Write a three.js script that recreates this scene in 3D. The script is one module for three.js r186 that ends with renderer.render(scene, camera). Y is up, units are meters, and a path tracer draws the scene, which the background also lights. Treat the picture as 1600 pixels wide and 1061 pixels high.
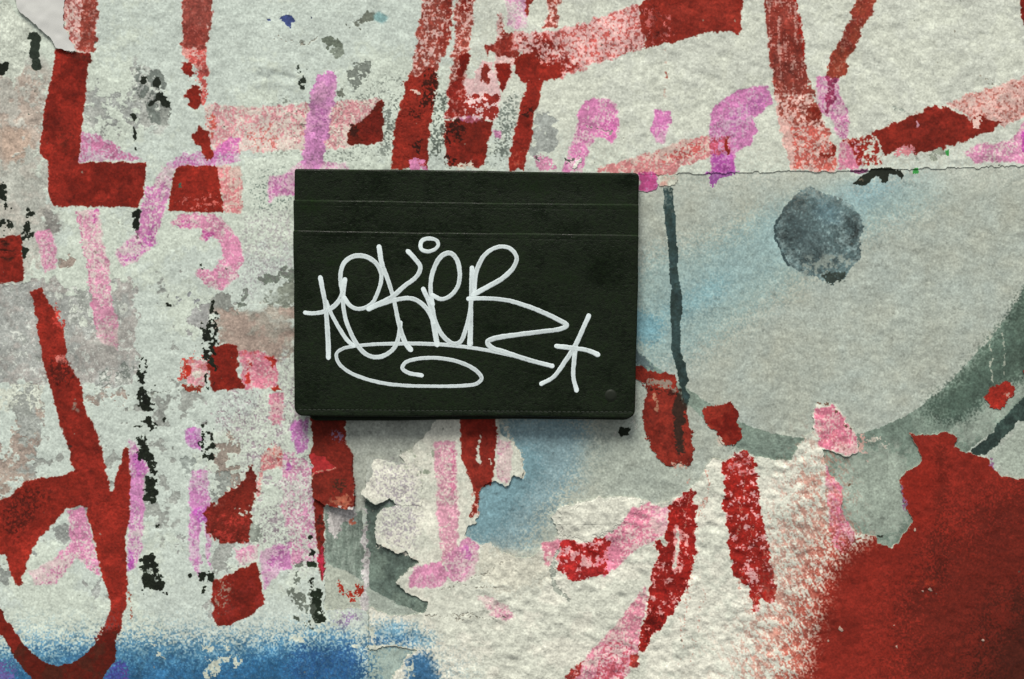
import * as THREE from 'three';

// ---------------------------------------------------------------- units
// The wall is measured on a grid of 0.1875 mm cells (1600 x 1061 of them are in view); x to the right, y down, origin at the view's top left corner.
const S = 0.0001875, CX = 800, CY = 530.5;
const X = (x) => (x - CX) * S, Y = (y) => (CY - y) * S, MM = 0.001;

// ---------------------------------------------------------------- camera, sky, sun, exposure
const scene = new THREE.Scene();
const camera = new THREE.PerspectiveCamera(1, 1600 / 1061, 0.01, 50);
const DIST = 0.7;
camera.fov = 2 * Math.atan((1061 * S) / 2 / DIST) * 180 / Math.PI;
camera.position.set(0, 0, DIST);
camera.lookAt(0, 0, 0);
camera.updateProjectionMatrix();
scene.add(camera);

const renderer = new THREE.WebGLRenderer({ antialias: true });
renderer.toneMapping = THREE.LinearToneMapping;
renderer.toneMappingExposure = 2.7;
renderer.shadowMap.enabled = true;

{ // overcast sky: brighter overhead, dim towards and below the horizon
  const w = 64, h = 32, d = new Float32Array(w * h * 4);
  for (let j = 0; j < h; j++) for (let i = 0; i < w; i++) {
    const e = ((j + 0.5) / h - 0.5) * Math.PI, s = Math.sin(e);
    const l = s > 0 ? 0.24 * (1 + 2 * s) / 3 + 0.04 : 0.12 * (1 + s * 0.55);
    const o = (j * w + i) * 4;
    d[o] = l * 0.985; d[o + 1] = l * 1.0; d[o + 2] = l * 1.0; d[o + 3] = 1;
  }
  const t = new THREE.DataTexture(d, w, h, THREE.RGBAFormat, THREE.FloatType);
  t.mapping = THREE.EquirectangularReflectionMapping; t.magFilter = THREE.LinearFilter; t.needsUpdate = true;
  scene.background = t; scene.environment = t;
}
const sun = new THREE.DirectionalLight(0xfffaf0, 1.5);
sun.position.set(-0.13, 1.0, 0.62);
sun.castShadow = true; sun.shadow.radius = 48;
sun.shadow.mapSize.set(2048, 2048);
Object.assign(sun.shadow.camera, { left: -0.5, right: 0.5, top: 0.5, bottom: -0.5, near: 0.1, far: 3 });
scene.add(sun, sun.target);

// ---------------------------------------------------------------- noise
let seedState = 1;
const rnd = () => { seedState = (seedState + 0x6d2b79f5) | 0; let t = Math.imul(seedState ^ (seedState >>> 15), 1 | seedState); t = (t + Math.imul(t ^ (t >>> 7), 61 | t)) ^ t; return ((t ^ (t >>> 14)) >>> 0) / 4294967296; };
const TW = 2048, TH = 1358, K = TW / 1920, OX = 160, OY = 106, N = TW * TH;
const tx = (x) => (x + OX) * K, ty = (y) => (y + OY) * K;
// a smooth random field of unit deviation; sx, sy are feature sizes in texels, turn shears the grain
function field(seed, sx, sy, octaves, w = TW, h = TH, turn = 0) {
  const out = new Float32Array(w * h);
  let amp = 1, total = 0;
  const ct = Math.cos(turn), st = Math.sin(turn);
  for (let o = 0; o < octaves; o++) {
    seedState = seed * 7919 + o * 104729 + 13;
    const gw = 512, gh = 512, g = new Float32Array(gw * gh);
    for (let i = 0; i < g.length; i++) g[i] = rnd() + rnd() + rnd() - 1.5;
    for (let y = 0, p = 0; y < h; y++) for (let x = 0; x < w; x++, p++) {
      let fx = (x * ct + y * st) / sx + 200, fy = (y * ct - x * st) / sy + 200;
      const ix = Math.floor(fx), iy = Math.floor(fy);
      fx -= ix; fy -= iy;
      const u = fx * fx * (3 - 2 * fx), v = fy * fy * (3 - 2 * fy);
      const x0 = ix & 511, x1 = (ix + 1) & 511, y0 = (iy & 511) << 9, y1 = ((iy + 1) & 511) << 9;
      out[p] += amp * ((g[y0 + x0] * (1 - u) + g[y0 + x1] * u) * (1 - v) + (g[y1 + x0] * (1 - u) + g[y1 + x1] * u) * v);
    }
    total += amp * amp; amp *= 0.62; sx /= 2.1; sy /= 2.1;
  }
  const k = 1 / (Math.sqrt(total) * 0.33);
  for (let i = 0; i < out.length; i++) out[i] *= k;
  return out;
}
const F = {
  A: field(1, 2.2, 2.2, 1),            // film-fine grain
  B: field(2, 9, 9, 3),                // flakes and pits
  C: field(3, 44, 44, 4),              // blotches
  D: field(4, 170, 150, 3),            // very broad
  V: field(5, 4, 30, 3),               // grain drawn downwards
  H: field(6, 26, 6, 3, TW, TH, 0.15), // grain drawn across
  R: field(7, 12, 8, 3, TW, TH, 0.5),  // roller stipple
  G: field(8, 4.2, 4.2, 2),            // dry brush speckle
  P: field(9, 17, 15, 2),              // soft pillows of the roller
  S: field(11, 12, 9.5, 1, TW, TH, 0.35), // rounded stucco bumps
  Q: field(10, 3.6, 9, 2, TW, TH, -0.5), // slanting streaks
};
const SH1 = 371 * TW + 811, SH2 = 733 * TW + 397;
const clamp = (v, a = 0, b = 1) => (v < a ? a : v > b ? b : v);
const sstep = (a, b, v) => { const t = clamp((v - a) / (b - a)); return t * t * (3 - 2 * t); };
const rank = (v) => 1 / (1 + Math.exp(-1.75 * v));

// ---------------------------------------------------------------- painting the wall's colour and height
const RGB = new Float32Array(N * 3), HT = new Float32Array(N);       // colour as sRGB 0..255; height in mm
const hex = (c) => [parseInt(c.slice(1, 3), 16), parseInt(c.slice(3, 5), 16), parseInt(c.slice(5, 7), 16)];
function blur(a, w, h, r) {
  r = Math.round(r); if (r < 1) return a;
  const b = new Float32Array(a.length);
  for (let pass = 0; pass < 3; pass++) {
    for (let y = 0; y < h; y++) {
      let s = 0; const o = y * w;
      for (let x = -r; x <= r; x++) s += a[o + clamp(x, 0, w - 1)];
      for (let x = 0; x < w; x++) { b[o + x] = s / (2 * r + 1); s += a[o + Math.min(w - 1, x + r + 1)] - a[o + Math.max(0, x - r)]; }
    }
    for (let x = 0; x < w; x++) {
      let s = 0;
      for (let y = -r; y <= r; y++) s += b[clamp(y, 0, h - 1) * w + x];
      for (let y = 0; y < h; y++) { a[y * w + x] = s / (2 * r + 1); s += b[Math.min(h - 1, y + r + 1) * w + x] - b[Math.max(0, y - r) * w + x]; }
    }
  }
  return a;
}
// the area of a mark: one or more outlines (pairs x, y), or a line of given width; edges roughened by 'warp' and softened by 'soft' (both in wall cells)
function area(shapes, { warp = 1.6, soft = 0, line = 0, smooth = false, rough = 'B', holes = [] } = {}) {
  if (typeof shapes[0] === 'number') shapes = [shapes];
  const m = Math.ceil((warp * 3 + soft * 3.5 + line / 2 + 3) * K);
  let x0 = 1e9, y0 = 1e9, x1 = -1e9, y1 = -1e9;
  for (const s of shapes) for (let i = 0; i < s.length; i += 2) { x0 = Math.min(x0, s[i]); x1 = Math.max(x1, s[i]); y0 = Math.min(y0, s[i + 1]); y1 = Math.max(y1, s[i + 1]); }
  x0 = clamp(Math.floor(tx(x0)) - m, 0, TW - 1); y0 = clamp(Math.floor(ty(y0)) - m, 0, TH - 1);
  x1 = clamp(Math.ceil(tx(x1)) + m, x0 + 1, TW); y1 = clamp(Math.ceil(ty(y1)) + m, y0 + 1, TH);
  const w = x1 - x0, h = y1 - y0, c = document.createElement('canvas'); c.width = w; c.height = h;
  const g = c.getContext('2d');
  const trace = (s, close) => {
    const q = []; for (let i = 0; i < s.length; i += 2) q.push([tx(s[i]) - x0, ty(s[i + 1]) - y0]);
    g.beginPath();
    if (smooth && close) {
      const n = q.length, mid = (a, b) => [(a[0] + b[0]) / 2, (a[1] + b[1]) / 2];
      g.moveTo(...mid(q[n - 1], q[0]));
      for (let i = 0; i < n; i++) g.quadraticCurveTo(...q[i], ...mid(q[i], q[(i + 1) % n]));
    } else if (smooth && q.length > 2) {
      g.moveTo(...q[0]);
      for (let i = 1; i < q.length - 1; i++) g.quadraticCurveTo(...q[i], i === q.length - 2 ? q[i + 1][0] : (q[i][0] + q[i + 1][0]) / 2, i === q.length - 2 ? q[i + 1][1] : (q[i][1] + q[i + 1][1]) / 2);
    } else { g.moveTo(...q[0]); for (let i = 1; i < q.length; i++) g.lineTo(...q[i]); }
    if (close) g.closePath();
  };
  g.fillStyle = g.strokeStyle = '#fff'; g.lineWidth = line * K; g.lineCap = g.lineJoin = 'round';
  for (const s of shapes) { trace(s, !line); line ? g.stroke() : g.fill(); }
  g.globalCompositeOperation = 'destination-out';
  for (const s of holes) { trace(s, true); g.fill(); }
  const px = g.getImageData(0, 0, w, h).data, raw = new Float32Array(w * h), a = new Float32Array(w * h);
  for (let i = 0; i < raw.length; i++) raw[i] = px[i * 4 + 3] / 255;
  const W1 = F[rough], k = warp * K * 0.8;
  for (let y = 0, p = 0; y < h; y++) for (let x = 0; x < w; x++, p++) {
    if (!warp) { a[p] = raw[p]; continue; }
    const i = (y + y0) * TW + x + x0;
    const fx = clamp(x + k * (W1[(i + SH1) % N] + 0.28 * F.A[(i + SH2) % N]), 0, w - 1.001), fy = clamp(y + k * (W1[(i + SH2) % N] + 0.28 * F.A[(i + SH1) % N]), 0, h - 1.001);
    const ix = fx | 0, iy = fy | 0, u = fx - ix, v = fy - iy, o = iy * w + ix;
    const r = ix < w - 1 ? 1 : 0, d = iy < h - 1 ? w : 0;
    a[p] = (raw[o] * (1 - u) + raw[o + r] * u) * (1 - v) + (raw[o + d] * (1 - u) + raw[o + d + r] * u) * v;
  }
  return { x0, y0, w, h, a: blur(a, w, h, soft * K) };
}
// lays paint into an area. cov: how much of the ground it covers; g: weights of the grains that decide where; w: how gradual; op: opacity
function lay(m, { c, c2, cov = 1, op = 1, g = { A: 0.5, B: 0.5 }, w = 0.16, vary = 5, h = 0, mix = 'C', mixAt = 0 } = {}) {
  const A = hex(c), B2 = c2 ? hex(c2) : null, ks = Object.keys(g), len = Math.sqrt(ks.reduce((s, k) => s + g[k] * g[k], 0));
  const fs = ks.map((k) => F[k]), ws = ks.map((k) => g[k] / len), MX = F[mix];
  for (let y = 0, p = 0; y < m.h; y++) for (let x = 0; x < m.w; x++, p++) {
    const v = m.a[p] * cov;
    if (v < 0.004) continue;
    const i = (y + m.y0) * TW + x + m.x0;
    let n = 0; for (let k = 0; k < fs.length; k++) n += ws[k] * fs[k][i];
    const r = rank(n);
    const t = v > 0.996 ? 1 : sstep(r - w, r + w, v * (1 + 2 * w) - w);
    if (t <= 0) continue;
    const al = t * op, q = i * 3, s = vary * (0.55 * F.A[i] + 0.5 * F.B[(i + SH1) % N] + 0.6 * F.C[(i + SH2) % N]);
    let cr = A[0], cg = A[1], cb = A[2];
    if (B2) { const e = sstep(-0.7, 0.7, MX[i] + 0.35 * F.B[(i + SH2) % N] + mixAt); cr += (B2[0] - cr) * e; cg += (B2[1] - cg) * e; cb += (B2[2] - cb) * e; }
    const f = 1 + s / 100;
    RGB[q] += (cr * f - RGB[q]) * al; RGB[q + 1] += (cg * f - RGB[q + 1]) * al; RGB[q + 2] += (cb * f - RGB[q + 2]) * al;
    HT[i] += h * t;
  }
}
const mark = (shape, o = {}, p = {}) => { const m = area(shape, o); lay(m, p); return m; };

// paints, as they are in daylight
const WHITE = '#ccd2c6', MURAL = '#a8b0a7', BAND = '#7f8d83', RED = '#88271d', RED2 = '#923126', DARKRED = '#5e2117', DRYRED = '#8f3f34', PINK = '#cf86a4', LPINK = '#d9aab3', SALMON = '#d98c86',
  MAGENTA = '#bb70ad', BLUE = '#2b62a6', LBLUE = '#7fa3bd', BLACK = '#1b2119', GREY = '#9ba09d', TAUPE = '#a3968d', SLATE = '#4a5d60', SPRAY = '#7ba4b2', CREAM = '#c9c9c5', GREEN = '#3f9c4c';

// --- the grey painted picture underneath everything
for (let i = 0; i < N; i++) {
  const c = hex(MURAL), f = 1 + (2.2 * F.A[i] + 1.6 * F.H[i] + 1.6 * F.B[i] + 1.2 * F.C[i]) / 100, e = F.C[(i + SH1) % N] * 0.8;
  RGB[i * 3] = (c[0] + e) * f; RGB[i * 3 + 1] = c[1] * f; RGB[i * 3 + 2] = (c[2] - e) * f;
  HT[i] = 0.004 * F.H[i] + 0.005 * F.B[i] + 0.026 * F.P[i] + 0.010 * F.S[i] + 0.03 * F.C[i];
}
// darker ring round the big pale circle
mark([940, 500, 992, 546, 1035, 580, 1080, 611, 1108, 632, 1145, 655, 1180, 670, 1226, 681, 1260, 686, 1310, 684, 1358, 675, 1401, 657, 1437, 637, 1472, 609, 1503, 578, 1523, 555, 1552, 525, 1578, 489, 1600, 451, 1640, 370, 1760, 370, 1760, 620, 1660, 600, 1600, 625, 1560, 668, 1500, 712, 1420, 860, 1300, 860, 1240, 730, 1140, 700, 1090, 640, 1020, 600, 940, 575], { warp: 0.8, smooth: true }, { c: '#7d8e83', c2: '#6d7e74', op: 0.95, vary: 7, g: { A: 1 } });
mark([1330, 700, 1420, 700, 1430, 800, 1390, 850, 1320, 820, 1290, 740], { soft: 16, warp: 2 }, { c: '#9da89d', op: 0.8, w: 0.4 });
mark([1470, 690, 1550, 610, 1600, 585, 1600, 625, 1520, 700], { soft: 14 }, { c: '#98a399', op: 0.75, w: 0.4 });
mark([1430, 650, 1500, 590, 1560, 520, 1620, 430, 1660, 560, 1560, 610, 1500, 660], { soft: 14, warp: 2 }, { c: '#53675c', c2: '#465950', op: 0.85, w: 0.5, vary: 10, g: { A: 1 } });
mark([1440, 630, 1480, 606, 1520, 562, 1570, 500, 1610, 440, 1700, 440, 1640, 560, 1470, 660], { warp: 1, soft: 1 }, { c: '#56695e', op: 0.35 });
mark([1130, 665, 1240, 690, 1235, 715, 1150, 712], { soft: 7 }, { c: '#76867d', op: 0.6, w: 0.4 });
mark([1540, 720, 1600, 655, 1760, 560, 1760, 760, 1600, 750], { soft: 5 }, { c: '#a2ada2', op: 0.9, w: 0.35 });
mark([1513, 708, 1528, 694, 1554, 674, 1574, 645, 1606, 614, 1760, 470, 1760, 520, 1604, 650, 1574, 676, 1554, 699, 1534, 714], { warp: 1.6, smooth: true }, { c: '#3c4e49', c2: '#2d3b38', vary: 9 });
mark([1546, 520, 1552, 560, 1548, 570, 1551, 596], { line: 3, warp: 1.2 }, { c: '#a7aea0', cov: 0.6 });
mark([1566, 520, 1571, 545, 1567, 590], { line: 2.6, warp: 1.2 }, { c: '#a2ab9d', cov: 0.5 });
// blue spray across the circle
mark([940, 600, 990, 400, 1120, 380, 1200, 320, 1330, 262, 1500, 240, 1470, 310, 1330, 370, 1230, 450, 1130, 520, 1040, 575], { soft: 34, warp: 2 }, { c: '#83a9ae', op: 0.5, w: 0.9, g: { A: 1 } });
mark([960, 560, 1010, 470, 1100, 420, 1180, 350, 1290, 300, 1380, 262, 1480, 250, 1440, 300, 1330, 345, 1210, 410, 1120, 480, 1030, 540], { soft: 24, warp: 3 }, { c: '#8aa7ac', op: 0.42, cov: 0.95, w: 0.6, g: { A: 1 } });
mark([985, 520, 1060, 470, 1130, 425, 1160, 400, 1130, 460, 1040, 510], { soft: 14, warp: 3 }, { c: '#76a3ae', op: 0.5, w: 0.8, g: { A: 1 } });
mark([1290, 290, 1410, 262, 1420, 290, 1340, 330], { soft: 14, warp: 3 }, { c: '#7b9da7', op: 0.5, w: 0.8, g: { A: 1 } });
mark([985, 480, 1040, 500, 1030, 540, 985, 530], { soft: 9 }, { c: '#6ba0b2', op: 0.62, w: 0.8, g: { A: 1 } });
// dark disc
const disc = [1250, 298, 1267, 291, 1283, 299, 1305, 308, 1331, 318, 1344, 336, 1349, 357, 1342, 382, 1345, 404, 1328, 423, 1318, 438, 1303, 444, 1287, 438, 1268, 431, 1248, 424, 1232, 414, 1218, 388, 1209, 362, 1214, 341, 1232, 316];
mark(disc, { warp: 1.2 }, { c: '#667778', c2: '#4d5e60', vary: 17, mix: 'B', g: { A: 1 } });
mark([1240, 405, 1330, 395, 1335, 415, 1300, 430, 1260, 428], { soft: 8 }, { c: '#8b9791', cov: 0.75, w: 0.3, g: { A: 0.5, B: 1 } });
mark([1262, 300, 1312, 318, 1318, 352, 1268, 345], { soft: 12 }, { c: '#4f6c77', op: 0.55, w: 0.6 });
mark([1222, 335, 1260, 330, 1300, 370, 1290, 400, 1240, 395], { soft: 12 }, { c: '#455558', op: 0.6, w: 0.6 });
mark([1284, 432, 1310, 424, 1326, 424, 1317, 440, 1303, 445], { soft: 1.5 }, { c: '#323c38', cov: 0.9 });
mark([1216, 340, 1210, 362, 1218, 386, 1232, 414], { line: 4, warp: 1 }, { c: '#37474a', cov: 0.85 });
// dark marker line running down
mark([1036, 293, 1051, 293, 1053, 316, 1056, 344, 1057, 367, 1059, 402, 1058, 418, 1062, 436, 1063, 448, 1066, 464, 1064, 502, 1064, 525, 1063, 550, 1071, 568, 1075, 596, 1070, 604, 1077, 617, 1077, 628, 1068, 632, 1064, 606, 1059, 586, 1054, 563, 1048, 545, 1050, 530, 1048, 504, 1047, 471, 1050, 451, 1046, 430, 1045, 402, 1042, 359, 1038, 334], { warp: 0.7 }, { c: '#2d3d3b', c2: '#35494a', vary: 8 });
// below the card holder: grey, then blue, then grey again
mark([540, 640, 720, 640, 720, 760, 560, 800, 540, 740], { soft: 8 }, { c: '#a1a69e', op: 0.9, w: 0.3 });
mark([780, 640, 900, 640, 950, 700, 880, 760, 800, 880, 700, 870, 720, 760], { soft: 30, warp: 3 }, { c: '#829fa8', op: 0.9, w: 0.6, g: { A: 1 } });
mark([770, 690, 850, 690, 850, 740, 760, 850, 715, 850, 730, 780], { soft: 18, warp: 3 }, { c: '#7097a3', op: 0.6, w: 0.6, g: { A: 1 } });
mark([960, 640, 1000, 670, 1080, 740, 1060, 780, 960, 790, 900, 720], { soft: 20 }, { c: '#a3aca2', op: 0.7, w: 0.6, g: { A: 1 } });
mark([992, 545, 1030, 578, 992, 570], { soft: 2, warp: 1 }, { c: '#56666a', op: 0.9 });
mark([508, 800, 566, 800, 568, 908, 537, 892, 508, 880], { warp: 1 }, { c: '#86938a', c2: '#75837a', vary: 8, mix: 'V' });
mark([508, 882, 537, 893, 570, 912, 570, 955, 508, 955], { warp: 1 }, { c: '#aab1a5', vary: 4 });
mark([572, 770, 640, 770, 680, 880, 680, 960, 664, 959, 639, 951, 595, 930, 575, 915], { warp: 1.2 }, { c: '#6b7a71', c2: '#5d6c65', vary: 8 });
mark([574, 915, 600, 932, 640, 952, 660, 962, 608, 964, 577, 950], { warp: 1 }, { c: '#9ca69d', vary: 4 });
mark([570, 1000, 670, 1000, 670, 1080, 570, 1080], { warp: 1 }, { c: '#9cada6', vary: 4 });
mark([965, 676, 972, 668, 982, 667, 985, 672, 978, 681, 969, 682], { warp: 1 }, { c: BLACK });
mark([968, 664, 960, 672, 962, 684], { line: 3 }, { c: '#c2c4bb', cov: 0.7 });
mark([984, 660, 990, 658, 992, 668], { line: 3 }, { c: '#c2c4bb', cov: 0.7 });
for (let i = 0; i < N; i++) { const y = i / TW | 0; if (y % 1) continue; const d = F.B[(i + 99000) % N]; if (d > 2.3) { RGB[i * 3] *= 0.9; RGB[i * 3 + 1] *= 0.9; RGB[i * 3 + 2] *= 0.9; } }

// --- the white layers laid over it; each is also built as a sheet with its own torn edge
const TOP_EDGE = [1760, 250, 1600, 259, 1540, 261, 1454, 263, 1420, 265, 1387, 263, 1340, 267, 1290, 268, 1243, 267, 1180, 270, 1110, 271, 1060, 271, 1050, 278, 1035, 274, 1000, 272];
const L1 = area([-160, -106, 1760, -106, ...TOP_EDGE, 900, 300, 760, 420, 640, 560, 541, 650, 540, 691, 549, 704, 548, 734, 553, 762, 540, 792, 506, 791, 508, 830, 507, 880, 509, 920, 508, 952, 540, 950, 570, 950, 576, 962, 576, 1167, -160, 1167], { warp: 1.1 });
const L2 = area([691, 640, 671, 673, 648, 696, 625, 711, 633, 724, 620, 726, 602, 718, 584, 716, 580, 745, 572, 756, 565, 771, 577, 781, 587, 789, 597, 787, 610, 777, 619, 788, 592, 799, 585, 818, 587, 850, 602, 856, 623, 866, 637, 861, 643, 872, 656, 878, 640, 890, 626, 902, 618, 911, 639, 928, 654, 933, 669, 941, 664, 957, 654, 960, 608, 961, 578, 949, 577, 1015, 616, 1010, 654, 1015, 636, 1027, 626, 1043, 611, 1061, 600, 1167, 1760, 1167, 1760, 765,
  1600, 749, 1569, 744, 1554, 736, 1543, 718, 1528, 713, 1508, 706, 1491, 698, 1496, 684, 1477, 675, 1452, 680, 1420, 678, 1429, 693, 1440, 711, 1437, 726, 1416, 736, 1406, 751, 1412, 784, 1419, 798, 1426, 815, 1414, 833, 1395, 856, 1372, 849, 1370, 838, 1339, 833, 1326, 818, 1311, 805, 1317, 785, 1312, 754, 1295, 739, 1289, 718, 1284, 700, 1302, 707, 1322, 714, 1343, 708, 1340, 688, 1333, 672, 1322, 655, 1307, 632, 1277, 632, 1269, 647, 1272, 672, 1261, 680, 1246, 698, 1236, 718, 1213, 718, 1178, 714, 1161, 702, 1133, 718, 1112, 716, 1092, 750, 1080, 762, 1044, 784, 1020, 788, 990, 776, 960, 776, 934, 779, 908, 785, 873, 794, 862, 806, 868, 822, 874, 836, 858, 845, 845, 854, 835, 869, 822, 872, 807, 872, 791, 866, 779, 859, 766, 847, 751, 849, 738, 844, 727, 836, 729, 822, 743, 818, 747, 805, 748, 782, 752, 762, 761, 758, 776, 752, 791, 760, 804, 743, 817, 748, 819, 732, 814, 706, 802, 691, 781, 678, 776, 640], { warp: 1.0 });
const sheetHeight = (m, t) => { for (let y = 0, p = 0; y < m.h; y++) for (let x = 0; x < m.w; x++, p++) { const i = (y + m.y0) * TW + x + m.x0, a = m.a[p]; HT[i] += a * t(i); } };
lay(L1, { c: '#c6d0c5', c2: '#c1ccc5', vary: 2.0, g: { A: 1 }, mix: 'D' });
mark([720, -106, 1760, -106, 1760, 262, 1000, 275, 880, 262, 700, 150], { soft: 60 }, { c: '#cbd0c4', c2: '#c6cbc1', vary: 2.5, w: 0.9, g: { A: 1 } });
lay(L2, { c: '#d6d6ca', c2: '#cdd0c4', vary: 3, g: { A: 1 } });
sheetHeight(L1, (i) => { const r = sstep(820, 1050, (i % TW) / K - OX); return 0.003 * F.B[i] + 0.022 * F.C[i] + (0.005 + 0.022 * r) * F.P[i] + 0.006 * r * F.S[i] + 0.002 * F.H[i]; });
// coarse stipple of the lower right
const rough = area([760, 890, 860, 850, 870, 790, 1000, 770, 1110, 715, 1280, 630, 1340, 800, 1300, 880, 1270, 1167, 620, 1167, 690, 980], { soft: 22 });
for (let y = 0, p = 0; y < rough.h; y++) for (let x = 0; x < rough.w; x++, p++) {
  const i = (y + rough.y0) * TW + x + rough.x0, a = rough.a[p]; if (a < 0.01) continue;
  const n = F.R[i] + 0.45 * F.B[i];
  HT[i] += a * (0.026 * n + 0.066 * F.S[i] + 0.015 * F.P[i]);
}
sheetHeight(L2, (i) => 0.006 * F.B[i] + 0.012 * F.S[i] + 0.028 * F.C[i]);
mark([585, 720, 650, 720, 660, 800, 650, 868, 590, 850, 587, 800, 612, 775, 570, 775], { soft: 12 }, { c: '#93869a', cov: 0.42, op: 0.55, g: { A: 1 }, w: 0.34 });
mark([640, 700, 700, 690, 690, 740, 640, 760], { soft: 10 }, { c: '#7f8b78', cov: 0.16, op: 0.7, g: { B: 1 }, w: 0.06 });
mark([776, 650, 800, 690, 816, 708, 819, 746], { line: 7, warp: 2 }, { c: '#d3d2c4', cov: 0.7 });
mark([590, 852, 640, 868, 660, 880, 690, 880], { line: 4, warp: 2 }, { c: '#d6d3c6', cov: 0.7 });
mark([873, 796, 934, 781, 1000, 778, 1000, 800, 960, 822, 929, 842, 901, 842, 873, 834], { warp: 3 }, { c: '#cfd0c4', h: 0.12, vary: 4 });
mark([740, 855, 860, 870, 870, 900, 800, 930, 740, 900], { soft: 14 }, { c: '#d1cfc0', op: 0.7, w: 0.4 });

// --- dirt, bared grey, brown and black on the left
const flake = (s, c, o = {}) => mark(s, { warp: 3, soft: o.soft ?? 3, ...o }, { c, cov: o.cov ?? 0.85, g: o.g ?? { B: 0.75, C: 1, A: 0.15 }, w: o.w ?? 0.05, h: o.h ?? -0.05, op: o.op ?? 1, vary: o.vary ?? 6, c2: o.c2 });
flake([-160, 80, 40, 90, 82, 120, 70, 200, 62, 240, 76, 262, 76, 320, 60, 430, 0, 460, -160, 440], '#a9aaa3', { soft: 14, cov: 0.95, w: 0.2, op: 0.8, c2: '#b1aca4' });
flake([-160, 110, 50, 110, 78, 130, 60, 235, 0, 260, -160, 260], '#ad9c91', { soft: 16, cov: 0.62, w: 0.25, op: 0.75 });
flake([0, 200, 40, 190, 50, 240, 10, 256], '#b59c8b', { soft: 8, cov: 0.6, w: 0.3, op: 0.6 });
flake([0, 0, 30, 20, 54, 40, 60, 70, 40, 90, 30, 120, 18, 135, 0, 90, -160, 90, -160, 0], '#c3cabf', { soft: 3, cov: 1, h: 0 });
mark([30, 118, 22, 140, 16, 120, 4, 122, 0, 100, 20, 90], { warp: 2 }, { c: '#c3cabf', cov: 0.9 });
flake([141, 98, 155, 105, 163, 125, 170, 142, 195, 138, 205, 110, 212, 90, 232, 110, 248, 106, 252, 136, 266, 156, 260, 190, 246, 205, 215, 190, 190, 205, 160, 215, 140, 190, 132, 160], '#a8aca7', { soft: 9, cov: 0.72, c2: '#9ea3a0', w: 0.1 });
flake([205, 118, 220, 108, 250, 112, 268, 150, 270, 180, 240, 195, 225, 160, 205, 150], '#6f7772', { soft: 5, cov: 0.42, w: 0.05 });
for (const s of [[219, 126, 225, 116, 231, 124, 226, 133, 218, 131], [241, 124, 247, 119, 251, 130, 246, 140, 240, 136], [252, 142, 262, 152, 268, 164, 258, 168, 250, 156, 243, 160, 230, 166, 240, 155], [203, 181, 211, 173, 214, 184, 206, 188], [208, 193, 213, 215, 211, 230, 217, 240, 209, 232]]) flake(s, '#20261f', { soft: 0.8, cov: 0.93, warp: 1.5 });
flake([247, 165, 262, 170, 268, 190, 255, 188], '#8a8f8a', { soft: 2 });
flake([43, 53, 55, 49, 62, 62, 61, 90, 56, 96, 48, 87, 50, 65], '#2b342c', { soft: 0.6, cov: 1, warp: 1.5 });
flake([51, 96, 60, 93, 62, 105, 55, 110, 50, 104], '#2b342c', { soft: 0.6, cov: 1, warp: 1.2 });
flake([-4, 98, 13, 95, 12, 112, 4, 118, -4, 116], '#1a2019', { soft: 0.6, cov: 1, warp: 1.5 });
flake([1, 136, 5, 136, 4, 142, 1, 141], '#2b342c', { soft: 0.5, cov: 1, warp: 1 });
// upper middle
flake([416, 28, 430, 31, 437, 27, 452, 25, 462, 31, 470, 29, 460, 36, 455, 47, 450, 46, 447, 36, 436, 32, 418, 31], '#3a4674', { soft: 0.8, cov: 0.9, warp: 1.6 });
flake([486, 23, 492, 25, 490, 31, 486, 30], '#272c44', { soft: 0.6, cov: 0.9 });
flake([531, 29, 537, 26, 541, 34, 545, 44, 549, 28, 557, 30, 562, 22, 584, 20, 583, 28, 575, 37, 565, 46, 552, 40, 547, 45], '#6f756b', { soft: 1, cov: 0.85, warp: 2 });
flake([586, 22, 598, 19, 608, 24, 600, 36, 590, 34], '#7fa3a4', { soft: 3, cov: 0.6, w: 0.2 });
flake([504, 66, 514, 57, 528, 62, 537, 70, 530, 78, 520, 66, 510, 78], '#6b7468', { soft: 1, cov: 0.85, warp: 2 });
flake([516, 78, 534, 74, 536, 92, 527, 90], '#8a9488', { soft: 2, cov: 0.6 });
flake([541, 113, 555, 102, 575, 95, 584, 92, 586, 102, 575, 115, 568, 130, 562, 141, 552, 130, 545, 122], '#757c75', { soft: 1.5, cov: 0.86, warp: 2.4, g: { A: 0.5, B: 0.7 } });
flake([465, 66, 478, 64, 480, 70, 468, 71], '#8a9088', { soft: 1.5, cov: 0.6 });
flake([463, 98, 472, 96, 476, 112, 483, 118, 480, 136, 470, 130, 462, 128, 470, 118, 464, 110], '#2a322a', { soft: 3, cov: 0.52, w: 0.04 });
flake([457, 172, 478, 174, 484, 182, 476, 196, 480, 206, 468, 202, 456, 192, 464, 184], '#161c15', { soft: 2.4, cov: 0.7, w: 0.04 });
flake([420, 150, 480, 150, 490, 240, 400, 262, 410, 230], '#939b92', { soft: 16, cov: 0.2, w: 0.1, g: { A: 1, B: 0.6 } });
flake([500, 130, 540, 140, 620, 110, 700, 120, 690, 250, 600, 262, 480, 262, 470, 240], '#8c958d', { soft: 20, cov: 0.24, w: 0.14, g: { A: 0.9, B: 0.7 } });
flake([526, 146, 538, 140, 540, 152, 530, 156], '#6d7268', { soft: 1.5, cov: 0.8 });
flake([598, 165, 640, 140, 630, 180, 612, 230, 600, 235], '#7c857e', { soft: 7, cov: 0.5, w: 0.3, g: { A: 0.8, B: 0.7 } });
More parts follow.
